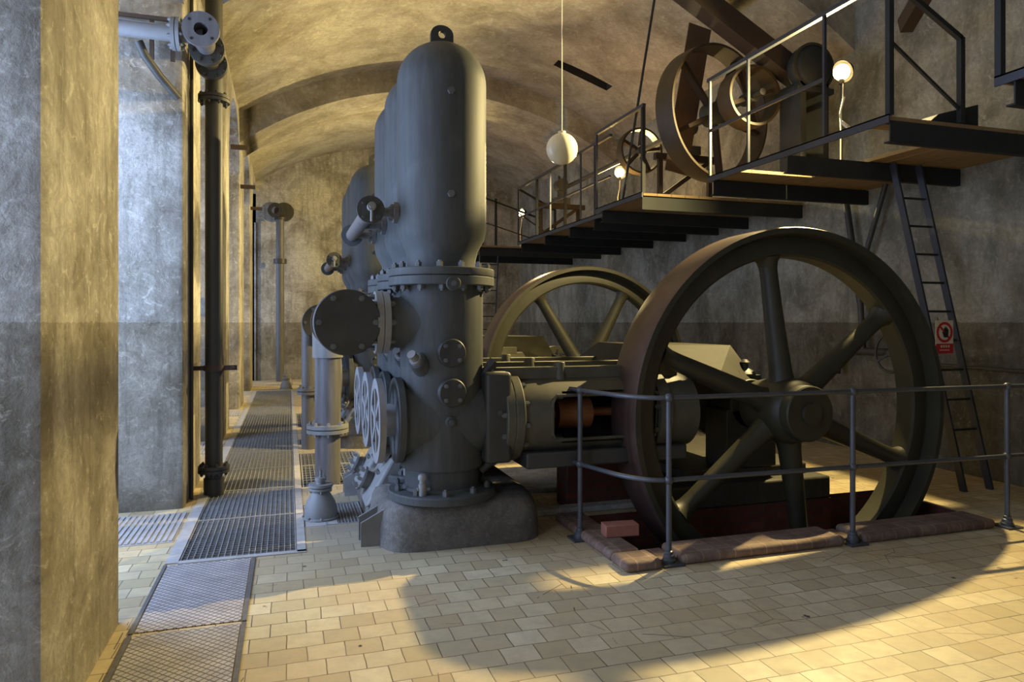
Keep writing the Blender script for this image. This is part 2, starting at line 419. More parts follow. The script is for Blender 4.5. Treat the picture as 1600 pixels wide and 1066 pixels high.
mb = MB()                                               # wall behind the camera; its wide window is added to carry the fill light
mb.box(-2.5, YB-.3, -.1, -.6, YB, 7.2); mb.box(3.0, YB-.3, -.1, XR+.4, YB, 7.2)
mb.box(-.6, YB-.3, -.1, 3.0, YB, 1.1); mb.box(-.6, YB-.3, 4.7, 3.0, YB, 7.2)
struct(mb.build('wall_back', M['plaster'], smooth=False))
mb = MB()
for i in range(4): mb.box(-.6+i*1.187, YB-.12, 1.1, -.56+i*1.187, YB-.08, 4.7)
for i in range(4): mb.box(-.6, YB-.12, 1.1+i*1.187, 3.0, YB-.08, 1.14+i*1.187)
w = struct(mb.build('window_7', M['steel'], smooth=False))
mb = MB(); mb.box(-.6, YB-.102, 1.1, 3.0, YB-.098, 4.7); mb.build('pane', M['glass'], w, smooth=False)

# barrel vault and two cross ribs
XC = 3.05
def vz(x, R=7.0, zt=6.66): return zt-R+sqrt(R*R-(x-XC)**2)
def rz_(x): return vz(x, 6.5, 6.22)
SLOT = (4.75, 5.85, 12.14, 12.40)
def vault():
    mb = MB(); xs = sorted(set([-.95+i*(XR+.15+.95)/56 for i in range(57)]+[SLOT[0], SLOT[1]])); ys = [YB, 0, 3, 6, 9, SLOT[2], SLOT[3], 14, 17, YE]
    b = len(mb.v); k = len(ys)
    for x in xs:
        for y in ys: mb.v.append(Vector((x, y, vz(x))))
    for i in range(len(xs)-1):
        for j in range(k-1):
            if xs[i] >= SLOT[0]-1e-6 and xs[i+1] <= SLOT[1]+1e-6 and ys[j] == SLOT[2]: continue
            mb.face([b+i*k+j, b+(i+1)*k+j, b+(i+1)*k+j+1, b+i*k+j+1])
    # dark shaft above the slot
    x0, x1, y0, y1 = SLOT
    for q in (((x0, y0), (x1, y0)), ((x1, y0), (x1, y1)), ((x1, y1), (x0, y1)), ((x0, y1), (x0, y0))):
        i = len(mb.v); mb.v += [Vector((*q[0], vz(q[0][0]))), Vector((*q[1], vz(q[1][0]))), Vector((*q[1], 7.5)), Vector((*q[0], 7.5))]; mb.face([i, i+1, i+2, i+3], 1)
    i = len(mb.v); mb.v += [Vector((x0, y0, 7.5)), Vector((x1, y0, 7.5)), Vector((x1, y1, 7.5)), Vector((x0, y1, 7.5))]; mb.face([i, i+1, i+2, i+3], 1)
    return mb
struct(vault().build('ceiling', [M['vault'], M['dark']], angle=50))
def rib(y0, y1):
    mb = MB(); n = 48
    for i in range(n):
        a = XL+(XR-XL)*i/n; b = XL+(XR-XL)*(i+1)/n
        mb.hexa([(a, y0, rz_(a)), (b, y0, rz_(b)), (b, y1, rz_(b)), (a, y1, rz_(a)), (a, y0, vz(a)+.1), (b, y0, vz(b)+.1), (b, y1, vz(b)+.1), (a, y1, vz(a)+.1)])
    return mb
struct(rib(13.88, 15.12).build('trim_1', M['vault'], angle=50))
struct(rib(7.15, 8.2).build('trim_2', M['vault'], angle=50))

# ------------------------------------------------------------------ floor ironwork
def grating(name, x0, y0, x1, y1, nx, ny, label, parent=None, h=.03, fr=.014, group=None):
    w = x1-x0; d = y1-y0; t = thing(name, label, 'grating', (x0, y0, 0), group=group)
    mb = MB()
    for i in range(1, nx): x = w*i/nx; mb.box(x-.0022, fr, -h, x+.0022, d-fr, -.004)
    for j in range(1, ny): y = d*j/ny; mb.box(fr, y-.002, -h+.008, w-fr, y+.002, -.006)
    mb.build('bars', M['grate'], t, smooth=False)
    mb = MB(); mb.box(0, 0, -h, w, fr, 0); mb.box(0, d-fr, -h, w, d, 0); mb.box(0, fr, -h, fr, d-fr, 0); mb.box(w-fr, fr, -h, w, d-fr, 0)
    mb.build('rim', M['grate'], t, smooth=False); return t
pos = ['nearest', 'second nearest', 'third nearest', 'fourth nearest', 'fifth nearest', 'sixth nearest', 'seventh nearest', 'eighth nearest', 'ninth nearest', 'tenth nearest', 'second farthest', 'farthest']
gp = None; L = (TR[3]-TR[1])/12
for k in range(12):
    lb = 'galvanised walkway grating panel over the trench, %s along the left wall' % pos[k]
    if gp is None: gp = grating('floor_grating', TR[0]+.004, TR[1]+.003, TR[2]-.004, TR[1]+L-.003, 19, 19, lb, group='walkway gratings over the long trench', fr=.006)
    else: copy_tree(gp, loc=(TR[0]+.004, TR[1]+.003+k*L, 0), label=lb)
grating('floor_grating', G1[0]+.01, G1[1]+.01, G1[2]-.01, 8.2, 14, 9, 'floor grating around the foot of the big grey down pipe')
grating('floor_grating', G1[0]+.01, 8.21, G1[2]-.01, G1[3]-.01, 14, 7, 'floor grating just behind the foot of the big grey down pipe')
grating('floor_grating', G2[0]+.16, G2[1]+.01, G2[2]-.01, G2[3]-.01, 12, 14, 'small mesh grating beside the squat bell-shaped valve pot')
grating('floor_grating', G3[0]+.005, G3[1]+.005, G3[2]-.005, G3[3]-.005, 7, 3, 'small grating behind the down pipe, between two stone slabs')
grating('floor_grating', G4[0]+.005, G4[1]+.005, G4[2]-.005, G4[3]-.005, 6, 9, 'farthest small grating right of the walkway')
# steel frame strips beside the trench
mb = MB(); mb.box(-.78, 5.12, -.004, -.702, 17.4, .006); tag(mb.build('trench_edge', M['frame'], smooth=False), 'pale steel edge strip along the left side of the walkway grating', 'edge strip')
mb = MB(); mb.box(.057, 5.12, -.004, .115, 17.4, .006); mb.box(-.70, 5.10, -.004, .115, 5.158, .006)
tag(mb.build('trench_edge', M['frame'], smooth=False), 'pale steel edge strip along the right and near side of the walkway grating', 'edge strip')
# checker plates
cp = None
for k, (y0, y1, lb) in enumerate([(4.02, 5.09, 'diamond patterned steel floor plate nearest the walkway grating'), (2.93, 4.0, 'diamond patterned steel floor plate beside the near wall pillar'), (1.84, 2.91, 'diamond patterned steel floor plate nearest the viewer')]):
    if cp is None:
        cp = thing('checker_plate', lb, 'floor plate', (-.77, y0, 0), group='diamond floor plates')
        MB().box(.015, .01, -.002, .525, y1-y0-.01, .006).build('plate', M['diamond'], cp, smooth=False)
        m_ = MB(); m_.box(-.012, 0, -.002, .008, y1-y0, .008); m_.box(.532, 0, -.002, .556, y1-y0, .008)
        m_.build('edge_angle', M['pipe'], cp, smooth=False)
    else: copy_tree(cp, loc=(-.77, y0, 0), label=lb)
# plates and sills in the recesses
rp = None
for k, (yy, lb) in enumerate([(5.62, 'pale ribbed floor plate in the recess behind the near pillar'), (5.62+PER, 'pale ribbed floor plate in the recess behind the black wall pipe'), (5.62+2*PER, 'pale ribbed floor plate in the third recess along the walkway'), (5.62+3*PER, 'pale ribbed floor plate in the farthest visible recess')]):
    if rp is None:
        rp = thing('recess_plate', lb, 'floor plate', (-1.9, yy, 0), group='ribbed plates in the window recesses')
        m_ = MB(); m_.box(0, 0, -.002, 1.1, .84, .004)
        for i in range(26): m_.box(.03+i*.0415, .02, .004, .05+i*.0415, .82, .012)
        m_.build('ribbed_sheet', M['frame'], rp, smooth=False)
    else: copy_tree(rp, loc=(-1.9, yy, 0), label=lb)

# ------------------------------------------------------------------ pit curb, brick, guard rail
def curb_block(mb, x0, y0, x1, y1, h=.07):
    mb.box(x0, y0, -.002, x1, y1, h)
def curb_run(label, rects):
    mb = MB()
    for r in rects: curb_block(mb, *r)
    return tag(mb.build('pit_curb', M['curb'], bevel=.032, seg=4), label, 'curb', 'brick curb around the flywheel pit')
curb_run('dark brick curb running back along the left side of the flywheel pit', [(2.04, 4.28, 2.275, 5.3)])
curb_run('rounded corner block of the pit curb, left of the railing post', [(2.04, 4.04, 2.31, 4.275)])
curb_run('dark brick curb along the front of the pit between the first two posts', [(2.47, 4.07, 3.80, 4.372)])
curb_run('dark brick curb along the front of the pit right of the middle post', [(3.96, 4.07, 5.24, 4.372)])
mb = MB(); mb.box(2.315, 4.15, 0, 2.465, 4.372, .03)
tag(mb.build('curb_filler', M['curb'], bevel=.006), 'low mortar filler in the curb gap behind the corner railing post', 'curb')
mb = MB(); mb.box(3.805, 4.15, 0, 3.955, 4.372, .03); tag(mb.build('curb_filler', M['curb'], bevel=.006), 'low mortar filler in the curb gap behind the middle railing post', 'curb')
lb = MB(); lb.box(-.125, -.06, 0, .125, .06, .085)
o = lb.build('loose_brick', M['loose'], bevel=.006); o.location = (2.275, 4.60, .071); o.rotation_euler = (0, 0, radians(-6)); tag(o, 'loose red brick lying on the curb by the left railing post', 'brick')

rail = thing('guard_rail', 'grey pipe guard railing around the flywheel pit', 'railing')
posts = [(2.05, 4.80), (2.40, 4.13), (3.89, 4.11), (5.36, 4.08)]
for (x, y) in posts:
    m_ = MB(); m_.cyl((x, y, .02), (x, y, 1.1), .0185, n=16)
    for z in (.555, 1.1): m_.sphere((x, y, z), .031, 16, 10)
    p = m_.build('post', M['rail'], rail)
    m_ = MB(); m_.lathe((x, y, .012), (0, 0, 1), [(.045, 0), (.045, .02), (.038, .028), (.036, .05), (.028, .056), (.028, .075), (.019, .08)], 20)
    m_.box(x-.075, y-.075, 0, x+.075, y+.075, .014); m_.build('base_flange', M['rail'], p)
for z in (.555, 1.1):
    pts = [(2.02, 5.02, z), (2.05, 4.80, z), (2.12, 4.50, z)]
    for i in range(9):
        a = i/8; q0 = Vector((2.12, 4.50, z)); q1 = Vector((2.19, 4.15, z)); q2 = Vector((2.40, 4.13, z))
        pts.append(tuple(q0*(1-a)**2+q1*2*a*(1-a)+q2*a*a))
    pts += [(3.89, 4.11, z), (5.36, 4.08, z), (6.7, 4.05, z)]
    MB().tube(pts, .0165, 12).build('rail', M['rail'], rail)

# ------------------------------------------------------------------ flywheels
def flywheel(yf, label):
    t = thing('flywheel', label, 'flywheel', (3.96, yf, .87), group='great spoked flywheels'); R = 1.51; w = .42
    ax = (0, 1, 0)
    m_ = MB()                                            # outer rim: wide, slightly crowned
    n = 112
    m_.lathe((0, 0, 0), ax, [(R-.012, 0), (R-.002, .03), (R, w/2), (R-.002, w-.03), (R-.012, w)], n, 0, cap=False)
    m_.lathe((0, 0, 0), ax, [(R-.012, w), (R-.055, w), (R-.075, w-.15)], n, 1, cap=False)
    m_.lathe((0, 0, 0), ax, [(R-.075, .15), (R-.055, 0), (R-.012, 0)], n, 1, cap=False)
    m_.build('rim', [M['tread'], M['wheel']], t, angle=28)
    m_ = MB()
    m_.lathe((0, 0, 0), ax, [(R-.07, .125), (R-.10, .115), (R-.215, .115), (R-.235, .13), (R-.235, w-.13), (R-.215, w-.115), (R-.10, w-.115), (R-.07, w-.125)], n, 0, cap=False)
    m_.build('inner_ring', M['wheel'], t, angle=30)
    m_ = MB()
    m_.lathe((0, 0, 0), ax, [(.07, -.10), (.215, -.10), (.225, -.09), (.225, .0), (.25, .03), (.27, .10), (.27, w-.10), (.25, w-.03), (.225, w+.1), (.07, w+.1)], 56, 0)
    m_.cyl((0, -.13, 0), (0, -.10, 0), .085, n=32)
    m_.build('hub', M['wheel'], t)
    for k in range(6):
        a = radians(98+60*k); u = Vector((cos(a), 0, sin(a))); v = Vector((-sin(a), 0, cos(a))); c = Vector((0, w/2, 0))
        m_ = MB(); secs = []
        for r, hw, hy in ((.20, .135, .12), (.27, .105, .105), (.34, .095, .095), (.7, .085, .082), (1.1, .073, .072), (1.19, .075, .074), (1.24, .087, .085), (1.285, .125, .11)):
            secs.append([c+u*r+v*(hw*.98*cos(2*pi*i/24))+Vector((0, 1, 0))*(hy*sin(2*pi*i/24)) for i in range(24)])
        b = 0; m_.v = [p for s_ in secs for p in s_]
        for j in range(len(secs)-1):
            for i in range(24): m_.face([j*24+i, j*24+(i+1) % 24, (j+1)*24+(i+1) % 24, (j+1)*24+i])
        m_.build('spoke', M['wheel'], t, angle=60)
    return t
f1 = flywheel(4.72, 'huge dark flywheel in the foreground pit behind the pipe railing')
f2 = copy_tree(f1, loc=(3.96, 8.92, .87), label='second flywheel with yellow lit spokes, behind the first pump')
for ch in f2.children:
    pass
f2.rotation_euler = (0, radians(-24+0), 0)

# ------------------------------------------------------------------ pump columns
ZA = .89                                                  # axis of the horizontal cylinders
def pump_column(label, foot=False):
    t = thing('pump_column', label, 'pump column', (0, 0, 0), group='cast iron pump columns with domed air vessels')
    m_ = MB()                                             # air vessel
    prof = [(.17, 2.0), (.25, 2.0), (.252, 2.06), (.27, 2.13), (.315, 2.21), (.329, 2.27), (.33, 2.33), (.33, 3.36)]
    for i in range(1, 15):
        a = pi/2*i/14; prof.append((max(.33*cos(a), 1e-4), 3.36+.31*sin(a)))
    m_.lathe((0, 0, 0), (0, 0, 1), prof, 64)
    ves = m_.build('air_vessel', M['paint'], t, angle=40)
    m_ = MB(); prof2 = []                                  # lifting eye: plate with a hole, facing the front
    n = 28
    for i in range(n):
        a = 2*pi*i/n
        o_ = (.085*cos(a), 3.735+.07*sin(a)) if sin(a) > -.2 else (.085*(1 if cos(a) > 0 else -1)*min(1, abs(cos(a))*1.25), 3.64)
        i_ = (.028*cos(a), 3.735+.028*sin(a)); prof2.append((o_, i_))
    for y in (-.02, .02):
        for o_, i_ in prof2: m_.v += [Vector((o_[0], y, o_[1])), Vector((i_[0], y, i_[1]))]
    for i in range(n):
        j = (i+1) % n; A = 2*i; B = 2*j; C = 2*n
        m_.face([A, B, B+1, A+1]); m_.face([A+C, A+C+1, B+C+1, B+C]); m_.face([A, A+C, B+C, B]); m_.face([A+1, B+1, B+1+C, A+1+C])
    m_.build('lifting_eye', M['paintd'], ves, smooth=False)
    m_ = MB()
    for z in (3.22, 2.50):
        d = Vector((-.01, -1, 0)).normalized()
        m_.bolt(Vector((0, 0, z))+d*.325, d, .026, .028, stud=False)
    m_.build('plug', M['bolt'], ves)
    m_ = MB(); m_.lathe((0, 0, 0), (0, 0, 1), [(.24, 1.935), (.387, 1.935), (.39, 1.94), (.39, 1.985), (.385, 1.99), (.24, 1.99)], 56)
    fl = m_.build('vessel_flange', M['paint'], t)
    m_ = MB(); m_.bolts((0, 0, 1.99), (0, 0, 1), .345, 14, .024, .034, a0=.2); m_.build('flange_bolts', M['bolt'], fl)
    m_ = MB(); m_.lathe((0, 0, 0), (0, 0, 1), [(.24, 1.865), (.385, 1.865), (.39, 1.87), (.39, 1.925), (.386, 1.93), (.24, 1.93)], 56)
    m_.lathe((0, -.30, 1.87), (0, -1, 0), [(.048, .06), (.052, .095), (.048, .102)], 24)
    fl = m_.build('body_flange', M['paint'], t)
    m_ = MB(); m_.bolts((0, 0, 1.865), (0, 0, -1), .345, 14, .024, .03, a0=.2); m_.bolt((0, -.40, 1.87), (0, -1, 0), .02, .014, stud=False); m_.build('flange_bolts', M['bolt'], fl)
    # valve chest body: tall barrel + left neck + right swelling, one continuous cast
    m_ = MB()
    m_.lathe((0, 0, 0), (0, 0, 1), [(.27, .40), (.272, .54), (.30, .545), (.306, .56), (.306, 1.80), (.312, 1.865)], 64)
    m_.lathe((-.10, 0, 1.60), (-1, 0, 0), [(.30, -.1), (.27, .0), (.225, .12), (.185, .22), (.182, .30)], 40)          # upper left neck
    m_.lathe((0, 0, ZA), (-1, 0, 0), [(.30, 0), (.30, .14), (.27, .24), (.265, .34)], 48)                               # lower left boss
    m_.lathe((0, 0, ZA), (1, 0, 0), [(.306, 0), (.304, .16), (.28, .28), (.255, .36), (.25, .44)], 48)                 # right boss
    m_.lathe((-.02, -.02, 1.12), (-.5, -.58, .5), [(.075, .1), (.07, .36), (.06, .39)], 20)
    b_ = m_.build('valve_chest', M['paint'], t, angle=40)
    m_ = MB(); d = Vector((-.5, -.58, .5)).normalized(); o_ = Vector((-.02, -.02, 1.12))
    m_.cyl(o_+d*.39, o_+d*.42, .045, n=16); m_.cyl(o_+d*.42, o_+d*.48, .032, n=16); m_.build('grease_cap', M['cover'], b_)
    for (ang, z, r, nb) in ((.06, 1.385, .098, 4), (.07, 1.105, .098, 4)):
        d = Vector((sin(ang-.04), -cos(ang-.04), 0)); m_ = MB(); m_.lathe(Vector((0, 0, z))+d*.27, d, [(r+.006, 0), (r+.004, .045), (r, .05), (r, .063), (r-.005, .068)], 36)
        c_ = m_.build('inspection_cover', M['paintd'], t); m_ = MB(); m_.bolts(Vector((0, 0, z))+d*.338, d, r*.72, nb, .016, .016, a0=pi/4); m_.build('cover_bolts', M['bolt'], c_)
    d = Vector((0, -1, 0)); m_ = MB(); m_.lathe(Vector((0, 0, .90))+d*.28, d, [(.04, 0), (.04, .035), (.03, .04), (.03, .05)], 24); m_.bolt(Vector((0, 0, .90))+d*.33, d, .018, .02, stud=False); m_.build('drain_plug', M['paint'], t)
    m_ = MB(); m_.lathe((0, 0, 0), (0, 0, 1), [(.25, .325), (.39, .325), (.397, .33), (.397, .375), (.388, .385), (.29, .392), (.275, .41)], 56)
    fl = m_.build('base_flange', M['paint'], t); m_ = MB(); m_.bolts((0, 0, .388), (0, 0, 1), .34, 10, .022, .035, a0=.5); m_.build('flange_bolts', M['bolt'], fl)
    m_ = MB(); m_.cyl((-.19, -.26, .38), (-.19, -.26, .47), .03, n=16); m_.cyl((-.19, -.26, .47), (-.19, -.26, .50), .024, n=12)
    m_.lathe((-.19, -.26, .50), (0, 0, 1), [(.034, 0), (.034, .02), (.026, .035), (.006, .043)], 16); m_.cyl((-.23, -.26, .43), (-.14, -.26, .43), .014, n=10); m_.build('drain_cock', M['lightpaint'], t)
    for (q0, dd) in (((.27, -.10, .50), (.75, -.1, .65)), ((.27, -.14, 1.20), (.62, -.1, .78))):
        m_ = MB(); q0 = Vector(q0); dd = Vector(dd).normalized(); m_.cyl(q0, q0+dd*.10, .035, n=16); m_.cyl(q0+dd*.10, q0+dd*.15, .045, n=6); m_.build('angled_plug', M['paintd'], t)
    # upper left neck flange pair
    m_ = MB(); m_.ring((-.40, 0, 1.60), (-1, 0, 0), .10, .225, .045, 48); m_.ring((-.449, 0, 1.60), (-1, 0, 0), .10, .225, .045, 48)
    fl = m_.build('branch_flange', M['lightpaint'], t); m_ = MB(); m_.bolts((-.494, 0, 1.60), (-1, 0, 0), .185, 8, .022, .03); m_.bolts((-.40, 0, 1.60), (1, 0, 0), .185, 8, .022, .03); m_.build('flange_bolts', M['bolt'], fl)
    # spoked outer cover and plain cover behind it, on the cylinder axis
    m_ = MB(); m_.lathe((-.30, 0, ZA), (-1, 0, 0), [(.20, 0), (.305, 0), (.31, .006), (.31, .05), (.304, .056), (.22, .056)], 48); m_.build('cylinder_cover', M['paint'], t)
    m_ = MB(); o_ = Vector((-.445, 0, ZA)); X = Vector((-1, 0, 0))
    m_.cyl((-.34, 0, ZA), (-.46, 0, ZA), .12, n=32)
    m_.ring(o_, X, .235, .305, .045, 48); m_.cyl(o_, o_+X*.05, .06, n=24)
    for k in range(6):
        a = pi/3*k+.3; d = Vector((0, cos(a), sin(a))); m_.beam(o_+X*.024+d*.04, o_+X*.024+d*.25, .045, .04, up=(1, 0, 0))
    m_.build('spoked_cover', M['cover'], t)
    # right chest block, end flange of the cylinder
    m_ = MB(); m_.box(.26, -.29, .58, .46, .29, 1.24); c_ = m_.build('side_chest', M['paintd'], t, bevel=.03, seg=3)
    m_ = MB(); m_.lathe((.40, 0, ZA), (1, 0, 0), [(.24, 0), (.255, .02), (.26, .06)], 40); m_.cyl((.36, -.30, .95), (.36, -.31, .95), .02, n=12); m_.build('chest_collar', M['paint'], c_)
    if foot:                                              # lower left bolted valve covers on the sloping foot
        m_ = MB()
        m_.hexa([(-.24, -.24, .18), (-.52, -.24, .14), (-.52, .24, .14), (-.24, .24, .18), (-.20, -.20, .56), (-.31, -.20, .50), (-.31, .20, .50), (-.20, .20, .56)])
        ft = m_.build('valve_foot', M['lightpaint'], t, bevel=.03, seg=3)
        d = Vector((-.9, 0, .42)).normalized()
        for (y, z, x) in ((-.05, .53, -.30), (.10, .28, -.44)):
            m_ = MB()
            m_.cyl((x, y, z), Vector((x, y, z))+d*.06, .075, n=28); m_.cyl(Vector((x, y, z))+d*.06, Vector((x, y, z))+d*.08, .10, n=28)
            m_.bolts(Vector((x, y, z))+d*.08, d, .078, 6, .015, .035)
            m_.build('valve_cover', M['lightpaint'], ft)
    return t
P0 = (1.085, 5.15, 0)
c1 = pump_column('foremost pump column with tall domed air vessel in the foreground')
c1.location = P0
c2 = None
for (eng, base) in ((1, 5.15), (2, 9.35)):
    for k in range(3):
        if eng == 1 and k == 0: continue
        lb = {(1, 1): 'pump column directly behind the foremost one, middle of the near trio', (1, 2): 'pump column third in the near trio, half hidden behind two others',
              (2, 0): 'nearest column of the far pump, left of the tall foreground vessel', (2, 1): 'middle column of the far pump', (2, 2): 'rearmost column of the far pump'}[(eng, k)]
        if c2 is None: c2 = pump_column(lb, True); c2.location = (1.085, base+.7*k, 0)
        else: copy_tree(c2, loc=(1.085, base+.7*k, 0), label=lb)

# pedestals (concrete) with gusset plates
def pedestal(y0, y1, label):
    t = thing('pump_pedestal', label, 'pedestal', (0, 0, 0), group='concrete pump pedestals')
    n = 40; m_ = MB(); rings = []
    cx, cy = 1.22, (y0+y1)/2; hx, hy = .62, (y1-y0)/2
    def sq(k, a, b, z):
        out = []
        for i in range(n):
            th = 2*pi*i/n; c_, s_ = cos(th), sin(th); e = .30
            out.append(Vector((cx+a*math.copysign(abs(c_)**e, c_), cy+b*math.copysign(abs(s_)**e, s_), z)))
        return out
    for (a, b, z) in ((hx, hy, 0), (hx-.005, hy-.005, .12), (hx-.025, hy-.022, .24), (hx-.055, hy-.05, .295), (hx-.11, hy-.10, .319), (.05, .05, .325)): rings.append(sq(0, a, b, z))
    m_.v = [p for r in rings for p in r]
    for j in range(len(rings)-1):
        for i in range(n): m_.face([j*n+i, j*n+(i+1) % n, (j+1)*n+(i+1) % n, (j+1)*n+i])
    m_.face([(len(rings)-1)*n+i for i in range(n)])
    m_.build('concrete_block', M['concrete'], t, angle=60)
    for yy in (5.12, 5.29, 6.66, 6.82):
        y = yy-4.87+y0
        m_ = MB(); m_.prism([(.49, 0), (.70, 0), (.74, .30), (.49, .17)], lambda a, b: (a, y-.011, b), lambda a, b: (a, y+.011, b)); m_.build('gusset_plate', M['lightpaint'], t, smooth=False)
    return t
pd = pedestal(4.86, 7.05, 'rounded grey concrete pedestal under the near pump columns')
copy_tree(pd, loc=(0, 4.2, 0), label='grey concrete pedestal under the far pump columns')

# ------------------------------------------------------------------ discharge manifold
def manifold(label):
    t = thing('discharge_manifold', label, 'manifold', (.384, 4.93, 1.6), group='discharge manifolds')
    m_ = MB(); m_.cyl((0, .04, 0), (0, 2.33, 0), .175, n=40); m_.lathe((0, 2.33, 0), (0, 1, 0), [(.175, 0), (.16, .06), (.11, .12), (.001, .16)], 40)
    for k in range(3): m_.cyl((0, .24+.70*k, 0), (.25, .24+.70*k, 0), .125, n=32)
    m_.cyl((-.01, 2.37, -.05), (-.01, 2.37, -.35), .15, n=32)
    m_.build('header_pipe', M['lightpaint'], t)
    m_ = MB(); m_.lathe((0, 0, 0), (0, 1, 0), [(.222, -.002), (.228, .004), (.228, .035), (.222, .04)], 56); bf = m_.build('blank_flange', M['paintd'], t)
    m_ = MB(); m_.bolts((0, 0, 0), (0, -1, 0), .19, 6, .021, .016, a0=0); m_.build('flange_bolts', M['bolt'], bf)
    m_ = MB(); m_.ring((0, .045, 0), (0, 1, 0), .15, .228, .035, 56)
    m_.build('header_flange', M['lightpaint'], t)
    m_ = MB(); m_.ring((0, .95, 0), (0, 1, 0), .17, .215, .04, 48); m_.ring((0, 1.0, 0), (0, 1, 0), .17, .215, .04, 48); m_.build('ring_flange', M['rust'], t)
    m_ = MB(); m_.cyl((-.01, 2.37, -.25), (-.01, 2.37, -1.02), .128, n=36); m_.cyl((-.01, 2.37, -1.10), (-.01, 2.37, -2.0), .125, n=36); m_.build('down_pipe', M['pipe'], t)
    m_ = MB(); m_.cyl((-.01, 2.37, -1.02), (-.01, 2.37, -1.056), .205, n=44); m_.cyl((-.01, 2.37, -1.066), (-.01, 2.37, -1.102), .205, n=44)
    m_.bolts((-.01, 2.37, -1.02), (0, 0, 1), .17, 8, .019, .022); m_.bolts((-.01, 2.37, -1.102), (0, 0, -1), .17, 8, .019, .022); m_.build('pipe_flange', M['lightpaint'], t)
    return t
mf = manifold('grey discharge header with round blank cover facing front and down pipe')
# far twin and slim riser pipe
copy_tree(mf, loc=(.384, 9.13, 1.6), label='grey discharge header of the far pump, hidden behind the near one')
t = thing('riser_pipe', 'slim grey vertical pipe just left of the big down pipe', 'pipe', (.25, 9.3, 0))
m_ = MB(); m_.cyl((0, 0, -.5), (0, 0, 1.6), .095, n=28); m_.build('pipe', M['pipe'], t)
m_ = MB(); m_.cyl((0, 0, .69), (0, 0, .725), .15, n=32); m_.cyl((0, 0, .735), (0, 0, .77), .15, n=32); m_.bolts((0, 0, .77), (0, 0, 1), .125, 6, .018, .025); m_.build('flange', M['pipe'], t)

# bypass pipework on the air vessels (runs along the row)
def bypass(label, n=3):
    t = thing('bypass_pipe', label, 'pipe fitting', (.555, 5.05, 2.40), group='bypass pipes on the air vessels')
    m_ = MB(); m_.cyl((0, .01, 0), (0, 1.55, 0), .055, n=24)
    for k in range(3): m_.cyl((0, .10+.70*k, 0), (.19, .10+.70*k, 0), .035, n=20)
    m_.build('pipe', M['pipe'], t)
    for y, s_ in ((0, -1), (1.55, 1)):
        m_ = MB(); m_.cyl((0, y, 0), (0, y+.028, 0), .098, n=32); m_.bolts((0, y if s_ < 0 else y+.028, 0), (0, s_, 0), .07, 4, .016, .02, a0=pi/4, stud=False)
        m_.build('end_flange', M['paint'], t)
    m_ = MB(); m_.cyl((.0, 0, .015), (0, -.07, .015), .03, n=20); m_.cyl((0, -.07, .015), (0, -.085, .015), .02, n=6); m_.cyl((0, -.045, -.01), (0, -.045, -.09), .010, n=10)
    m_.build('valve_spindle', M['lightpaint'], t)
    for k in range(3):
        y = .10+.70*k
        m_ = MB(); m_.cyl((.17, y, 0), (.205, y, 0), .078, n=28); m_.cyl((.21, y, 0), (.26, y, 0), .078, n=28); m_.bolts((.17, y, 0), (-1, 0, 0), .058, 4, .015, .022, a0=pi/4); m_.build('branch_flange', M['pipe'], t)
    return t
bp = bypass('flanged bypass pipe bolted to the near air vessels')
copy_tree(bp, loc=(.555, 9.25, 2.40), label='flanged bypass pipe bolted to the far air vessels')

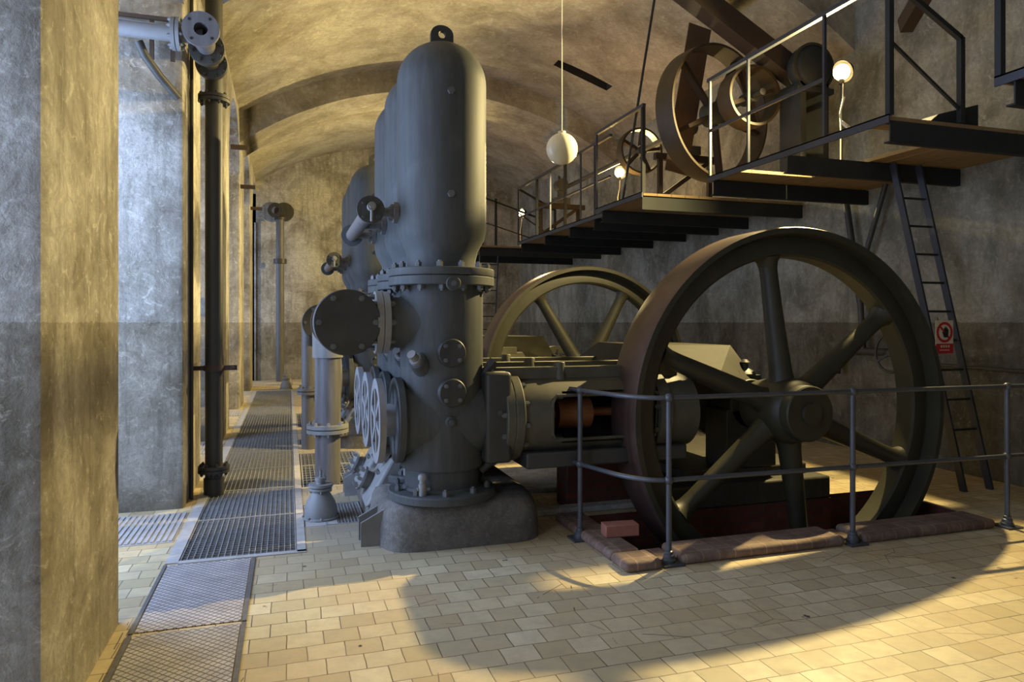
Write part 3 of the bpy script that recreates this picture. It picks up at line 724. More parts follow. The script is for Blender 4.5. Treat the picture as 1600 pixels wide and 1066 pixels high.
# ------------------------------------------------------------------ crosshead guide frames
def guide(label):
    t = thing('guide_frame', label, 'guide frame', (0, 0, 0), group='horizontal crosshead guide frames')
    m_ = MB(); m_.lathe((1.50, 0, ZA), (1, 0, 0), [(.25, 0), (.335, 0), (.34, .006), (.34, .06), (.335, .065), (.335, .07), (.34, .075), (.34, .13), (.332, .14), (.27, .145)], 56)
    fl = m_.build('end_flange', M['guide'], t)
    m_ = MB(); m_.bolts((1.50, 0, ZA), (-1, 0, 0), .305, 12, .02, .03, a0=.13); m_.bolts((1.642, 0, ZA), (1, 0, 0), .305, 12, .02, .03, a0=.13); m_.build('flange_bolts', M['bolt'], fl)
    # trunk with a window cut into the front side
    xs = [1.60, 1.72, 1.84, 1.86, 1.95, 2.2, 2.40, 2.55, 2.75, 2.80, 3.0]; R = [.29, .30, .305, .305, .305, .305, .305, .305, .305, .305, .305]
    n = 64; d, u, w = basis((1, 0, 0))
    def ang(i): 
        a = 2*pi*(i+.5)/n; v = u*cos(a)+w*sin(a); return v
    def hole(j, i):
        v = ang(i); x = (xs[j]+xs[j+1])/2
        if v.y < -.55 and abs(v.z) < .62:
            if 1.86 < x < 1.95: return abs(v.z) < .50
            return 1.95 < x < 2.75
        return False
    m_ = MB(); m_.lathe((0, 0, ZA), (1, 0, 0), [(r, x) for x, r in zip(xs, R)], n, hole=hole); m_.lathe((0, 0, ZA), (1, 0, 0), [(r-.03, x) for x, r in zip(xs, R)], n, 1, hole=hole, cap=False)
    m_.build('trunk', [M['guide'], M['dark']], t, angle=30)
    m_ = MB()
    path = [(1.90, -.165), (2.72, -.165), (2.74, .165), (1.90, .165), (1.86, .12), (1.86, -.12)]
    m_.tube([(x, -sqrt(max(.305**2-z*z, 0))-.006, ZA+z) for x, z in path], .013, 8, closed=True); m_.build('window_rim', M['guide'], t)
    m_ = MB(); m_.cyl((1.62, 0, ZA), (2.9, 0, ZA), .035, n=20); m_.cyl((1.98, 0, ZA), (2.26, 0, ZA), .125, n=36); m_.build('piston_rod', M['orange'], t)
    m_ = MB(); m_.box(1.38, -.12, 1.17, 3.0, -.05, 1.262); m_.cyl((1.99, -.10, 1.15), (1.99, -.075, 1.29), .047, n=28)
    m_.build('top_rail', M['guide'], t, bevel=.006)
    m_ = MB(); m_.box(1.66, -.27, .52, 3.0, .27, .64); m_.build('bed_plate', M['paintd'], t, bevel=.015)
    m_ = MB(); m_.cyl((2.74, 0, ZA), (2.84, 0, ZA), .33, n=48); m_.cyl((2.84, 0, ZA), (3.10, 0, ZA), .30, n=48); m_.bolts((2.74, 0, ZA), (-1, 0, 0), .3, 10, .02, .03, a0=.2); m_.build('bearing_drum', M['guide'], t)
    return t
g0 = guide('foremost horizontal guide frame with window opening beside the flywheel'); g0.location = (0, 5.15, 0)
gl = {(1, 1): 'middle guide frame of the near pump, only its top rail showing', (1, 2): 'rear guide frame of the near pump, behind two others',
      (2, 0): 'nearest guide frame of the far pump', (2, 1): 'middle guide frame of the far pump', (2, 2): 'rearmost guide frame of the far pump'}
for eng, base in ((1, 5.15), (2, 9.35)):
    for k in range(3):
        if eng == 1 and k == 0: continue
        copy_tree(g0, loc=(0, base+.7*k, 0), label=gl[(eng, k)])

def crank_hood(label):
    t = thing('crank_hood', label, 'crank cover', (0, 0, 0), group='sloping crank covers')
    m_ = MB()
    # ridge along the frame, sheet slopes toward the front; raked end
    A = [(2.86, 5.30, 1.17), (3.70, 5.30, 1.17), (3.70, 6.9, 1.17), (2.86, 6.9, 1.17)]
    m_.v = [Vector(p) for p in [(2.86, 5.34, 1.17), (3.62, 5.34, 1.17), (4.10, 5.34, .95), (4.10, 6.95, .95), (2.86, 6.95, 1.17),
                                (3.02, 5.72, 1.40), (3.98, 5.72, 1.385), (3.98, 6.6, 1.385), (3.02, 6.6, 1.40), (2.86, 5.34, .95), (2.86, 6.95, .95)]]
    for f in ((0, 1, 6, 5), (1, 2, 6), (2, 3, 7, 6), (5, 6, 7, 8), (8, 7, 3, 4), (0, 5, 8, 4), (0, 9, 2, 1), (9, 10, 3, 2), (0, 4, 10, 9), (4, 3, 10)): m_.face(list(f))
    m_.build('sheet_cover', M['hood'], t, smooth=False)
    m_ = MB(); m_.box(2.9, 5.28, .55, 3.2, 6.98, .94); m_.build('cover_support', M['paintd'], t, bevel=.01)
    return t
ch = crank_hood('sloping sheet metal crank cover seen through the near flywheel')
copy_tree(ch, loc=(-.28, 4.35, 0), label='sloping sheet metal crank cover of the far pump')

def crank_gear(label):
    t = thing('crank_bearing', label, 'bearing', (3.96, 5.55, 0), group='crankshaft bearings')
    m_ = MB(); m_.cyl((0, -.41, .87), (0, 1.5, .87), .11, n=32); m_.build('crankshaft', M['paintd'], t)
    m_ = MB(); m_.box(-.26, -.18, .30, .26, .16, .82); m_.lathe((0, -.18, .87), (0, 1, 0), [(.11, 0), (.22, 0), (.22, .34), (.11, .34)], 36); m_.build('bearing_block', M['paintd'], t, bevel=.01)
    m_ = MB(); m_.box(-.16, -.10, 1.06, .16, .08, 1.12); m_.lathe((.05, -.01, 1.10), (0, 0, 1), [(.09, 0), (.10, .03), (.07, .06), (.035, .08), (.03, .12), (.045, .135), (.02, .16)], 20); m_.cyl((-.1, -.01, 1.10), (-.1, -.01, 1.2), .018, n=10)
    m_.bolts((0, -.01, 1.12), (0, 0, 1), .12, 4, .02, .03, a0=.8); m_.build('oil_cup', M['paintd'], t)
    m_ = MB(); m_.lathe((.0, .30, .87), (0, 1, 0), [(.1, 0), (.36, 0), (.37, .01), (.37, .09), (.36, .10), (.1, .10)], 48); m_.build('crank_disc', M['guide'], t); m_ = MB(); m_.lathe((0, 1.1, .87), (0, 1, 0), [(.1, 0), (.36, 0), (.37, .01), (.37, .09), (.36, .10), (.1, .10)], 48); m_.build('crank_disc', M['guide'], t)
    return t
cg = crank_gear('crankshaft bearing with oil cup behind the near flywheel hub')
copy_tree(cg, loc=(3.90, 9.75, 0), label='crankshaft bearing behind the far flywheel hub')
# foundations
t = thing('engine_plinth', 'dark plinth on red brickwork in the pit under the near crankshaft', 'plinth')
m_ = MB(); m_.box(3.02, 5.25, 0, 4.72, 7.1, .20); m_.build('concrete_slab', M['pipeD'], t, bevel=.02)
m_ = MB(); m_.box(3.3, 5.42, .20, 4.60, 7.05, .30); m_.build('upper_slab', M['pipeD'], t, bevel=.02)
m_ = MB(); m_.box(3.02, 5.25, -1.28, 4.72, 5.36, 0); m_.build('brickwork', M['brick'], t, smooth=False)
m_ = MB(); m_.box(3.02, 9.57, 0, 4.72, 11.3, .30)
tag(m_.build('engine_plinth', M['brick'], bevel=.012), 'dark brick plinth under the far crankshaft', 'plinth')
m_ = MB(); m_.box(2.27, 5.60, 0, 3.0, 5.85, .60); tag(m_.build('brick_pier', M['brick'], bevel=.01), 'orange red brick pier under the near guide frames', 'pier')
m_ = MB(); m_.box(2.27, 9.8, 0, 3.0, 10.05, .60); tag(m_.build('brick_pier', M['brick'], bevel=.01), 'brick pier under the far guide frames', 'pier')
m_ = MB(); m_.box(1.95, 5.45, 0, 3.0, 5.59, .05); m_.box(1.75, 6.2, 0, 3.0, 7.2, .05)
tag(m_.build('stone_step', M['floorconc'], bevel=.012), 'worn stone kerb on the floor beneath the near guide frame', 'step')

# ------------------------------------------------------------------ floor valve pots
def pot(label, loc, s=1):
    t = thing('valve_pot', label, 'valve', loc, group='bell shaped floor valves')
    m_ = MB(); m_.lathe((0, 0, 0), (0, 0, 1), [(.145, 0), (.145, .012), (.128, .018), (.132, .05), (.128, .09), (.11, .145), (.08, .195), (.058, .235)], 40); m_.bolts((0, 0, .012), (0, 0, 1), .138, 8, .010, .012); m_.build('bell_body', M['lightpaint'], t, angle=50)
    m_ = MB(); m_.cyl((0, 0, .228), (0, 0, .25), .09, n=36); m_.cyl((0, 0, .256), (0, 0, .278), .098, n=36); m_.bolts((0, 0, .228), (0, 0, -1), .08, 4, .011, .016)
    m_.build('lid_flange', M['lightpaint'], t)
    m_ = MB(); m_.cyl((0, 0, .278), (0, 0, .305), .036, n=20); m_.cyl((0, 0, .305), (0, 0, .33), .046, n=24); m_.cyl((0, 0, .33), (0, 0, .39), .010, n=10); m_.box(-.010, -.010, .39, .010, .010, .415); m_.bolt((.028, 0, .33), (0, 0, 1), .009, .03); m_.build('stem', M['lightpaint'], t)
    return t
p0 = pot('squat grey bell-shaped floor valve left of the near pedestal', (.25, 5.98, 0))
copy_tree(p0, loc=(-.06, 17.75, .0), label='small bell-shaped floor valve at the far end of the walkway')
copy_tree(p0, loc=(-.04, 18.9, .0), label='farther bell-shaped floor valve close to the end wall')
m_ = MB(); m_.box(.125, 5.75, -.02, .375, 6.41, -.002); tag(m_.build('cover_sheet', M['frame'], smooth=False), 'steel sheet in the floor under the near bell-shaped valve', 'floor plate')

# ------------------------------------------------------------------ wall pipes
def flange(m_, o, ax, r, th=.028, gap=.006, nb=8, br=.016):
    o = Vector(o); d = Vector(ax).normalized()
    m_.cyl(o-d*(th+gap/2), o-d*gap/2, r, n=36); m_.cyl(o+d*gap/2, o+d*(th+gap/2), r, n=36)
    m_.bolts(o+d*(th+gap/2), d, r*.82, nb, br, .02, a0=.3); m_.bolts(o-d*(th+gap/2), -d, r*.82, nb, br, .02, a0=.3)
t = thing('wall_standpipe', 'black vertical pipe on the left wall with flanged branch at its top', 'pipe', (-.665, 7.1, 0))
m_ = MB(); m_.cyl((0, 0, -.3), (0, 0, 6.3), .077, n=28); m_.cyl((0, 0, -.02), (0, 0, .15), .09, n=28); m_.build('riser', M['pipeD'], t)
for z, lbn in ((3.68, ''), (.235, '')):
    m_ = MB(); flange(m_, (0, 0, z), (0, 0, 1), .138); m_.build('riser_flange', M['pipeD'], t)
m_ = MB(); m_.lathe((0, 0, 1.15), (0, 0, 1), [(.078, 0), (.09, 0), (.09, .05), (.078, .05)], 28, cap=False); m_.beam((.07, 0, 1.175), (.20, .02, 1.175), .03, .045); m_.bolt((.16, -.02, 1.175), (0, -1, 0), .02, .03); m_.beam((-.09, 0, 1.175), (-.19, .0, 1.175), .03, .04); m_.build('pipe_clamp', M['rust'], t)
m_ = MB(); m_.cyl((0, 0, 3.93), (0, -.75, 3.93), .066, n=28); m_.build('front_branch', M['guide'], t)
m_ = MB(); flange(m_, (0, -.22, 3.93), (0, 1, 0), .135); m_.build('branch_flange', M['pipeD'], t)
m_ = MB(); flange(m_, (0, -.60, 3.93), (0, 1, 0), .142); m_.build('branch_flange', M['pipeD'], t)
m_ = MB(); m_.lathe((0, -.75, 3.93), (0, -1, 0), [(.052, -.25), (.052, .28), (.072, .28), (.072, .25), (.138, .25), (.14, .255), (.14, .285), (.052, .285)], 40, cap=False)
m_.lathe((0, -.86, 3.93), (0, 1, 0), [(.073, -.17), (.085, -.1), (.085, .1), (.073, .2)], 32, cap=False)
tee = m_.build('open_tee', M['pipe'], t)
for k in range(4):
    a = pi/4+.1+k*pi/2; m_ = MB(); m_.cyl((.107*cos(a), -1.034, 3.93+.107*sin(a)), (.107*cos(a), -1.0375, 3.93+.107*sin(a)), .012, n=12); m_.build('bolt_hole', M['black'], tee)
m_ = MB(); m_.cyl((0, -.86, 3.93), (-1.55, -.86, 3.93), .062, n=28); m_.build('side_pipe', M['lightpaint'], t)
m_ = MB(); flange(m_, (-.20, -.86, 3.93), (1, 0, 0), .13); m_.build('side_flange', M['lightpaint'], t)
t = thing('cable_rack', 'rusty steel rack of thin cables crossing the recess above the side pipe', 'cable rack')
m_ = MB(); m_.beam((-1.9, 6.50, 4.14), (-.70, 6.50, 4.14), .03, .03)
m_.beam((-1.9, 6.5, 4.08), (-1.9, 6.60, 4.08), .02, .02)
for x in (-1.09, -.93): m_.beam((x, 6.52, 3.80), (x, 6.52, 4.14), .035, .02)
m_.beam((-.96, 6.5, 4.02), (-.92, 6.62, 4.16), .06, .1); m_.build('steel_bar', M['rust'], t, smooth=False)
m_ = MB()
for i in range(3): m_.tube([(-2.0, 6.48, 4.10-.014*i), (-1.3, 6.48, 4.095-.014*i), (-.9, 6.47, 4.08-.014*i), (-.66, 6.6, 4.03-.014*i)], .005, 6)
m_.build('cables', M['lightpaint'], t)
t = thing('drain_hose', 'short curved pipe stub hanging from the side pipe by the pillar', 'hose')
m_ = MB(); m_.tube([(-1.16, 6.35, 3.88), (-1.12, 6.38, 3.78), (-1.03, 6.48, 3.66), (-.90, 6.60, 3.52)], .035, 12); m_.build('stub', M['pipeD'], t)
t = thing('end_standpipe', 'grey vertical pipe with round fitting at its top by the end wall', 'pipe', (-.22, 20.1, 0))
m_ = MB(); m_.cyl((0, 0, 0), (0, 0, 4.45), .105, n=24); m_.build('riser', M['pipe'], t)
m_ = MB(); m_.cyl((0, 0, 3.2), (0, 0, 3.32), .17, n=24); m_.build('riser_flange', M['pipeD'], t)
m_ = MB(); m_.cyl((0, 0, 4.38), (0, 0, 4.45), .15, n=24); m_.build('riser_flange', M['pipeD'], t)
m_ = MB(); m_.cyl((0, -.1, 4.60), (0, .45, 4.60), .13, n=28); m_.cyl((.10, .24, 4.64), (.10, .30, 4.64), .26, n=32); m_.lathe((-.12, -.12, 4.62), (-.3, -1, .1), [(.2, 0), (.2, .03), (.1, .03), (.1, 0), (.2, 0)], 28, cap=False); m_.build('top_fitting', M['pipeD'], t)
br = None
for (y, z, lb) in ((11.72, 4.33, 'small rusty wall bracket above the third pillar'), (14.1, 4.15, 'small iron wall bracket on the fourth pillar'), (17.7, 4.3, 'farthest small iron wall bracket')):
    m_ = MB(); m_.box(-.86, y, z-.035, -.60, y+.05, z+.035)
    tag(m_.build('wall_bracket', M['rust'], smooth=False), lb, 'bracket', 'small brackets on the left wall')
t = thing('cable_conduit', 'thin black conduit running up the second pillar', 'conduit')
m_ = MB(); m_.cyl((-.838, 6.95, 0), (-.838, 6.95, 6.0), .016, n=10); m_.build('conduit_tube', M['pipeD'], t)

# ------------------------------------------------------------------ pendant globe
t = thing('globe_lamp', 'unlit white glass globe lamp hanging on a thin cord', 'lamp', (2.70, 6.80, 3.40))
m_ = MB(); m_.sphere((0, 0, 0), .163, 40, 24); m_.build('glass_globe', M['globe'], t, angle=80)
m_ = MB(); m_.cyl((0, 0, .155), (0, 0, .18), .04, n=20); m_.build('cap', M['cord'], t)
m_ = MB(); m_.cyl((0, 0, .17), (0, 0, vz(2.7)-3.40), .006, n=8); m_.build('cord', M['cord'], t)

# ------------------------------------------------------------------ gallery platform
ZD = 3.27
def edge_angle(m_, x, y0, y1):
    m_.box(x, y0, ZD-.07, x+.012, y1, ZD); m_.box(x, y0, ZD-.012, x+.035, y1, ZD)
def channel(m_, x0, x1, y, z0=3.05, z1=3.22):
    m_.box(x0, y-.006, z0, x1, y+.006, z1); m_.box(x0, y, z0, x1, y+.06, z0+.012); m_.box(x0, y, z1-.012, x1, y+.06, z1)
def platform(label, x0, y0, y1, beams, hatch=None):
    t = thing('gallery_platform', label, 'platform', (0, 0, 0), group='sections of the raised gallery')
    m_ = MB(); n = int((XR-.02-x0-.03)/.19)
    for i in range(n):
        a = x0+.03+i*(XR-.02-x0-.03)/n
        if hatch and hatch[0] < a+.09 < hatch[2]: m_.box(a, y0+.02, ZD-.045, a+(XR-.02-x0-.03)/n-.006, hatch[1], ZD-.012); m_.box(a, hatch[3], ZD-.045, a+(XR-.02-x0-.03)/n-.006, y1, ZD-.012)
        else: m_.box(a, y0+.02, ZD-.045, a+(XR-.02-x0-.03)/n-.006, y1, ZD-.012)
    m_.build('deck', M['deck'], t, smooth=False)
    m_ = MB(); edge_angle(m_, x0, y0, y1); m_.build('edge_angle', M['blue'], t, smooth=False)
    for y in beams:
        m_ = MB(); channel(m_, x0+.03, XR-.003, y); m_.build('cross_beam', M['steel'], t, smooth=False)
    return t
platform('near gallery platform section with bright lamp and ladder', 4.57, 4.45, 7.0, [4.47, 5.69, 6.93], (4.57, 4.72, 5.52, 6.5))
platform('middle gallery platform section in front of the big pulley', 4.29, 8.05, 9.49, [8.1, 9.3])
platform('far gallery platform section beyond the hanging globe', 4.52, 9.50, 13.9, [10.1, 11.1, 12.3, 13.7])
platform('gallery platform section nearest the viewer at the upper right', 4.57, .2, 3.57, [3.45, 1.8, .4])
platform('farthest low gallery section behind the far ladder', 3.9, 14.6, 16.6, [14.7, 16.4])
# railings
def railing(label, x, y0, y1, ys, mid=None, endrail=None, thick=(), mid0=None):
    t = thing('gallery_railing', label, 'railing', (0, 0, 0), group='steel railings of the gallery')
    for y in ys:
        w = .045 if y in thick else .026
        m_ = MB(); m_.box(x+.005, y-w/2, ZD-.005, x+.005+w, y+w/2, ZD+1.09); m_.build('baluster', M['blue'] if y not in thick else M['steel'], t, smooth=False)
    m_ = MB(); m_.box(x, y0-.02, ZD+1.08, x+.045, y1+.02, ZD+1.12); m_.build('top_rail', M['blue'], t, smooth=False)
    if mid is not None:
        m_ = MB(); m_.box(x+.01, mid0 or y0, ZD+mid-.015, x+.032, y1, ZD+mid+.015); m_.build('mid_rail', M['blue'], t, smooth=False)
    if endrail:
        for (ye, xe) in endrail:
            m_ = MB(); m_.beam((x+.02, ye, ZD+1.10), (xe, ye, ZD+.70), .04, .04); m_.beam((x+.02, ye, ZD+.60), (xe, ye, ZD+.10), .022, .022); m_.build('end_rail', M['steel'], t, smooth=False)
            m_ = MB(); m_.box(xe-.02, ye-.02, ZD-.005, xe+.025, ye+.025, ZD+.71); m_.build('end_post', M['steel'], t, smooth=False)
    return t
railing('steel railing along the near gallery section beside the brightest lamp', 4.57, 4.45, 7.0, [4.47, 5.18, 6.28, 6.98], .52, [(4.47, 5.35)], thick=(4.47,), mid0=5.18)
railing('steel railing of the middle gallery section before the second lamp', 4.29, 8.05, 9.49, [8.07, 9.47], None, None, thick=(8.07,))
railing('steel railing along the far gallery section below the globe', 4.52, 9.5, 13.9, [10.05, 10.6, 11.3, 12.0, 12.75, 13.88], .50, [(13.88, 5.35)], thick=(11.3, 12.75))
railing('steel railing at the gallery section nearest the viewer', 4.57, .3, 3.57, [.32, 1.9, 3.55], .52, None, thick=(3.55,))
t = thing('gallery_railing', 'short railing in the far distance beside the air vessel', 'railing', group='steel railings of the gallery')
for (x, z) in ((3.95, ZD+.65), (4.25, ZD+.95)):
    m_ = MB(); m_.box(x, 14.62, ZD-.003, x+.05, 14.66, z+.06); m_.build('baluster', M['steel'], t, smooth=False)
m_ = MB(); m_.beam((3.9, 14.64, ZD+1.05), (5.3, 14.64, ZD+.62), .04, .04); m_.beam((3.9, 14.64, ZD+.52), (5.3, 14.64, ZD+.12), .025, .025); m_.build('sloping_rail', M['steel'], t, smooth=False)

# lamps standing on the gallery
def work_lamp(label, loc, h=1.05, aim=(-1, -.25, -.30), pw=1.0):
    t = thing('gallery_lamp', label, 'lamp', (loc[0], loc[1], ZD-.012), group='bright lamps on the gallery')
    m_ = MB(); m_.sphere((0, 0, h), .085, 24, 14); m_.build('bulb', M['bulb'], t)
    m_ = MB(); m_.cyl((0, 0, h-.13), (0, 0, h-.05), .028, n=12); m_.build('socket', M['black'], t)
    m_ = MB(); m_.cyl((0, 0, .02), (0, 0, h-.12), .012, n=10); m_.cyl((0, 0, 0), (0, 0, .02), .11, n=20); m_.build('stand', M['steel'], t)
    m_ = MB(); m_.tube([(0, -.02, h-.12), (-.02, -.04, h-.3), (-.05, -.03, h-.45), (-.03, -.02, h-.7), (-.06, -.05, .05), (-.3, -.1, .012)], .006, 6)
    m_.build('cord', M['cord'], t)
    a = Vector(aim).normalized()
    m_ = MB(); m_.lathe(Vector((0, 0, h))-a*.09, a, [(.03, -.04), (.08, -.01), (.115, .06), (.12, .07), (.113, .06), (.075, -.002), (.001, -.01)], 28, cap=False); m_.build('reflector', M['steel'], t)
    l = bpy.data.lights.new('lamp_light', 'SPOT'); l.energy = LAMP_W*pw; l.color = LAMP_COL; l.spot_size = radians(165); l.spot_blend = 1.0; l.shadow_soft_size = .035
    o = bpy.data.objects.new('lamp_light', l); COL.objects.link(o); o.parent = t; o.location = Vector((0, 0, h))+a*.13
    o.rotation_euler = a.to_track_quat('-Z', 'Y').to_euler(); return t
work_lamp('brightest bare lamp on the near gallery section', (5.70, 6.18), aim=(-1, -.15, -.55))
work_lamp('second bare lamp on the middle gallery near the big pulley', (5.70, 11.54), aim=(-1, -.6, -.45))
work_lamp('smallest farthest bare lamp on the gallery', (5.4, 16.25), h=1.0, aim=(-1, -.1, -.2), pw=.7)
t = thing('cord_bundle', 'coiled white cable bundle tied to the gallery edge below the brightest lamp', 'cable')
m_ = MB(); m_.tube([(4.60, 4.95, 3.56), (4.585, 4.97, 3.47), (4.58, 4.99, 3.40), (4.60, 4.97, 3.33)], .005, 6)
for i in range(5): m_.tube([(4.60+.018*cos(a*pi/4), 4.965-.014*i+.01*sin(a*pi/4), 3.33-.012*i+.02*sin(a*pi/4)) for a in range(8)], .006, 6, closed=True)
m_.build('coil', M['cord'], t)

# ------------------------------------------------------------------ line shaft pulleys and belts above the gallery
def pulley(label, loc, R, w, ns=4, a0=30, sh=None):
    t = thing('belt_pulley', label, 'pulley', loc, group='line shaft pulleys')
    m_ = MB(); m_.lathe((0, 0, 0), (0, 1, 0), [(R-.03, 0), (R, 0), (R+.006, w/2), (R, w), (R-.03, w), (R-.03, 0)], 72, cap=False); m_.build('rim', M['pulley'], t)
    m_ = MB(); m_.cyl((0, w/2-.11, 0), (0, w/2+.11, 0), .12*R/.8+.02, n=28); m_.build('hub', M['paintd'], t)
    for k in range(ns):
        a = radians(a0+360/ns*k); m_ = MB(); m_.beam((.08*cos(a), w/2, .08*sin(a)), ((R-.02)*cos(a), w/2, (R-.02)*sin(a)), .05, .085, up=(0, 1, 0)); m_.build('spoke', M['timber'], t, smooth=False)
    return t
pulley('largest rusty belt pulley beside the gallery under the vault', (5.28, 7.76, 4.30), .86, .30, 5, 62).rotation_euler = (0, 0, radians(13))
pulley('smaller rusty pulley right of the largest one', (5.28, 7.08, 4.30), .36, .26, 4, 20)
pulley('small pulley beyond the second lamp', (5.28, 9.9, 4.30), .36, .16, 5, 10)
pulley('dark belt pulley at the upper right corner', (6.1, 3.9, 4.65), .36, .2, 4, 40)
m_ = MB(); m_.cyl((5.28, 6.95, 4.30), (5.28, 13.0, 4.30), .04, n=16); tag(m_.build('line_shaft', M['paintd']), 'long horizontal line shaft carrying the pulleys along the gallery', 'shaft')
t = thing('shaft_motor', 'round dark motor housing between the pulleys and the brightest lamp', 'motor', (5.84, 6.75, 4.58))
m_ = MB(); m_.lathe((0, 0, 0), (0, 1, 0), [(.10, -.06), (.22, -.03), (.26, .02), (.27, .05), (.27, .13), (.25, .17), (.2, .18)], 48); m_.build('housing', M['steel'], t)
m_ = MB(); m_.ring((0, -.0, 0), (0, 1, 0), .255, .285, .04, 40); m_.build('end_bell', M['wheel'], t)
m_ = MB(); m_.box(-.20, .0, -1.32, -.12, .36, -.18); m_.box(.12, .0, -1.32, .20, .36, -.18); m_.box(-.26, -.02, -.30, .26, .38, -.24); m_.build('stand', M['steel'], t, smooth=False)
# bearing trestles on the gallery
def trestle(label, x, y):
    t = thing('bearing_stand', label, 'bearing stand', (x, y, ZD-.012), group='bearing stands of the line shaft')
    m_ = MB()
    m_.beam((-.42, 0, .02), (-.42, 0, .62), .06, .06); m_.beam((.36, 0, .02), (.36, 0, .62), .06, .06); m_.beam((-.5, 0, .62), (.5, 0, .62), .08, .09)
    m_.beam((-.42, 0, .05), (.36, 0, .60), .04, .06); m_.beam((-.42, 0, .05), (-.42, .6, .05), .06, .05); m_.build('trestle_frame', M['timber'], t, smooth=False)
    m_ = MB(); m_.box(-.16, -.1, .66, .16, .1, .78); m_.box(-.05, -.06, .78, .05, .06, .96); m_.lathe((0, -.1, 1.04), (0, 1, 0), [(.045, 0), (.12, 0), (.12, .2), (.045, .2)], 28); m_.bolts((0, 0, 1.155), (0, 0, 1), .06, 3, .02, .06); m_.build('bearing', M['paintd'], t); return t
trestle('bearing stand on the middle gallery behind the big pulley', 5.28, 8.6)
trestle('bearing stand on the far gallery between the second and third lamps', 5.10, 12.9)
# beams, belts, tie rod
def bar(name, label, cat, p0, p1, w, h, m, up=(0, 0, 1)):
    return tag(MB().beam(p0, p1, w, h, up=up).build(name, m, smooth=False), label, cat)
bar('ceiling_beam', 'dark slanting beam against the vault above the big pulley', 'beam', (4.20, 7.05, 5.45), (6.12, 7.05, 4.42), .22, .24, M['timber'])
bar('drive_belt', 'broad brown leather belt slanting up from the big pulley to the beam', 'belt', (4.93, 8.3, 3.6), (5.30, 8.3, 5.6), .34, .02, M['belt'], up=(0, 1, 0))
t = MB().tube([(4.85, 8.6, 6.46), (4.295, 8.6, 3.258)], .018, 8).build('tie_rod', M['steel']); tag(t, 'thin dark rod hanging from the vault down to the gallery rail', 'rod')
bar('sloping_strut', 'brown sloping timber strut right of the brightest lamp', 'strut', (5.85, 5.5, 4.55), (5.2, 3.9, 5.25), .12, .16, M['timber'])
bar('sloping_strut', 'dark diagonal timber strut at the upper right corner', 'strut', (5.35, 4.05, 4.95), (6.75, 4.05, 3.75), .2, .22, M['timber'])
t = thing('gutter_box', 'dark green sloping box beside the platform end post', 'box', (5.36, 4.50, ZD))
m_ = MB(); m_.prism([(-.30, 0), (.22, 0), (.22, .18), (-.22, .06)], lambda a, b: (a, 0, b), lambda a, b: (a, .18, b)); m_.build('sheet_box', M['steel'], t, smooth=False)

# ------------------------------------------------------------------ ladders, sign, wall valve
def ladder(label, top, bot, w, group='steel ladders'):
    t = thing('wall_ladder', label, 'ladder', (0, 0, 0), group=group)
    top = Vector(top); bot = Vector(bot)
    for s_ in (0, w):
        m_ = MB(); m_.beam(top+Vector((s_, 0, 0)), bot+Vector((s_, 0, 0)), .022, .07, up=(0, 1, 0)); m_.build('side_rail', M['blue'], t, smooth=False)
    L_ = (top-bot).length; n = int(L_/.29)
    for i in range(1, n):
        p = bot+(top-bot)*(i*.29/L_); m_ = MB(); m_.cyl(p, p+Vector((w, 0, 0)), .011, n=8); m_.build('rung', M['steel'], t)
    return t
ladder('steel ladder leaning up to the near gallery, carrying the warning sign', (5.80, 5.60, 3.20), (6.08, 5.05, 0), .33)
ladder('distant steel ladder under the far gallery section', (4.05, 15.1, 3.2), (3.95, 15.3, 0), .42)
t = thing('warning_sign', 'white no-touching sign with red ring hanging on the ladder', 'sign', (6.04, 5.22, 1.62))
m_ = MB(); m_.box(-.11, 0, -.32, .11, .004, 0); m_.build('board', M['white'], t, smooth=False)
m_ = MB(); m_.ring((0, -.001, -.115), (0, -1, 0), .075, .10, .002, 40); m_.beam((-.058, -.002, -.057), (.058, -.002, -.173), .02, .002, up=(0, 1, 0)); m_.build('red_ring', M['red'], t, smooth=False)
m_ = MB(); m_.box(-.11, -.002, -.32, .11, 0, -.225); m_.build('red_panel', M['red'], t, smooth=False)
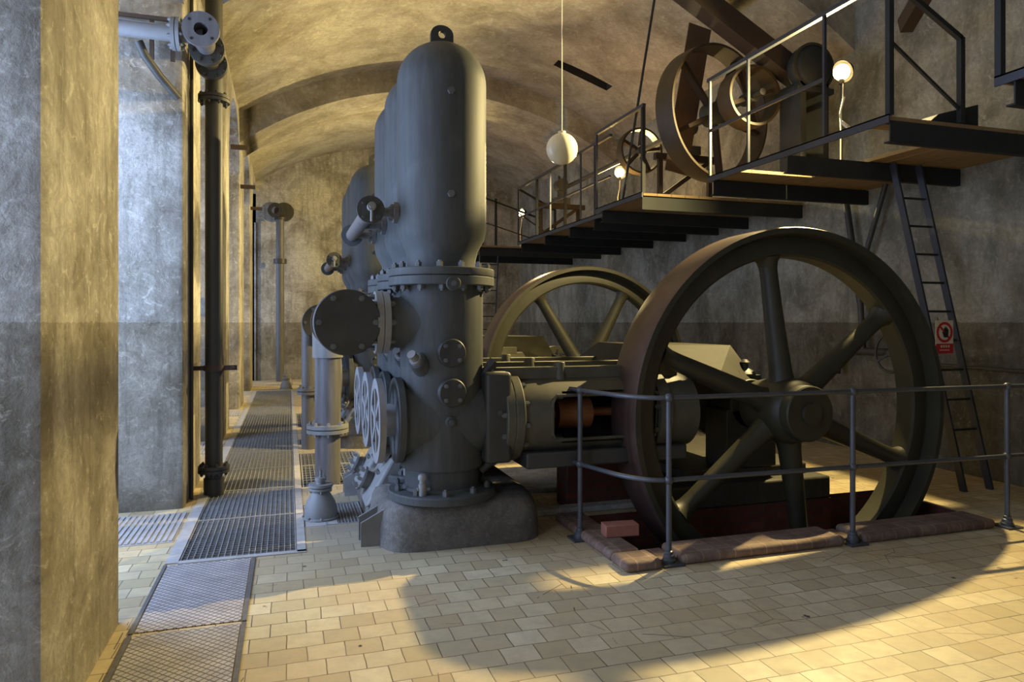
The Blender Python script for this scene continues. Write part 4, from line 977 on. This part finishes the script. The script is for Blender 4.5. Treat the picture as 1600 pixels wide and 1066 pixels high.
m_ = MB(); m_.prism([(-.012, -.165), (.03, -.165), (.042, -.13), (.042, -.085), (.032, -.085), (.030, -.112), (.028, -.07), (.018, -.07), (.016, -.108), (.012, -.062), (.003, -.062), (.001, -.108), (-.003, -.072), (-.012, -.072), (-.012, -.125), (-.026, -.105), (-.034, -.112), (-.018, -.15)], lambda a, b: (a+.004, -.0035, b), lambda a, b: (a+.004, -.0005, b)); m_.build('black_hand', M['black'], t, smooth=False)
m_ = MB()
for i, x in enumerate((-.05, -.02, .01, .04)): m_.box(x, -.003, -.262, x+.018, -.0021, -.24)
for i in range(7): m_.box(-.06+i*.018, -.003, -.292, -.049+i*.018, -.0021, -.282)
m_.build('white_marks', M['white'], t, smooth=False)
m_ = MB(); m_.cyl((-.07, .004, -.01), (-.07, .02, .03), .003, n=6); m_.cyl((.07, .004, -.01), (.07, .02, .03), .003, n=6); m_.build('wire_tie', M['steel'], t)

t = thing('wall_valve', 'dark handwheel valve with branching pipes on the right wall', 'valve', (6.55, 6.35, 1.25))
m_ = MB(); pts = [(0, .22*cos(2*pi*i/32), .22*sin(2*pi*i/32)) for i in range(32)]; m_.tube(pts, .016, 8, closed=True); m_.cyl((-.03, 0, 0), (.03, 0, 0), .035, n=16)
for k in range(3): a = pi/2+k*2*pi/3+.05; m_.beam((0, 0, 0), (0, .21*cos(a), .21*sin(a)), .03, .02, up=(1, 0, 0))
m_.build('handwheel', M['pipeD'], t)
m_ = MB(); m_.cyl((.03, 0, 0), (.14, 0, 0), .02, n=10); m_.cyl((.14, 0, 0), (.14, 1.0, 0), .045, n=16); m_.cyl((.14, .55, .02), (.14, .62, .9), .035, n=14); m_.cyl((.14, .62, .9), (.14, .20, 2.0), .03, n=14); m_.cyl((.14, .60, .6), (.14, .85, 2.0), .04, n=14); m_.cyl((.14, .95, -.02), (.14, .98, -.3), .04, n=12); m_.build('pipework', M['pipeD'], t)
t = thing('wall_handrail', 'dark horizontal pipe along the right wall behind the ladder', 'pipe')
m_ = MB(); m_.cyl((6.7, 1.5, 1.1), (6.7, 6.0, 1.14), .02, n=10); m_.build('pipe', M['pipeD'], t)
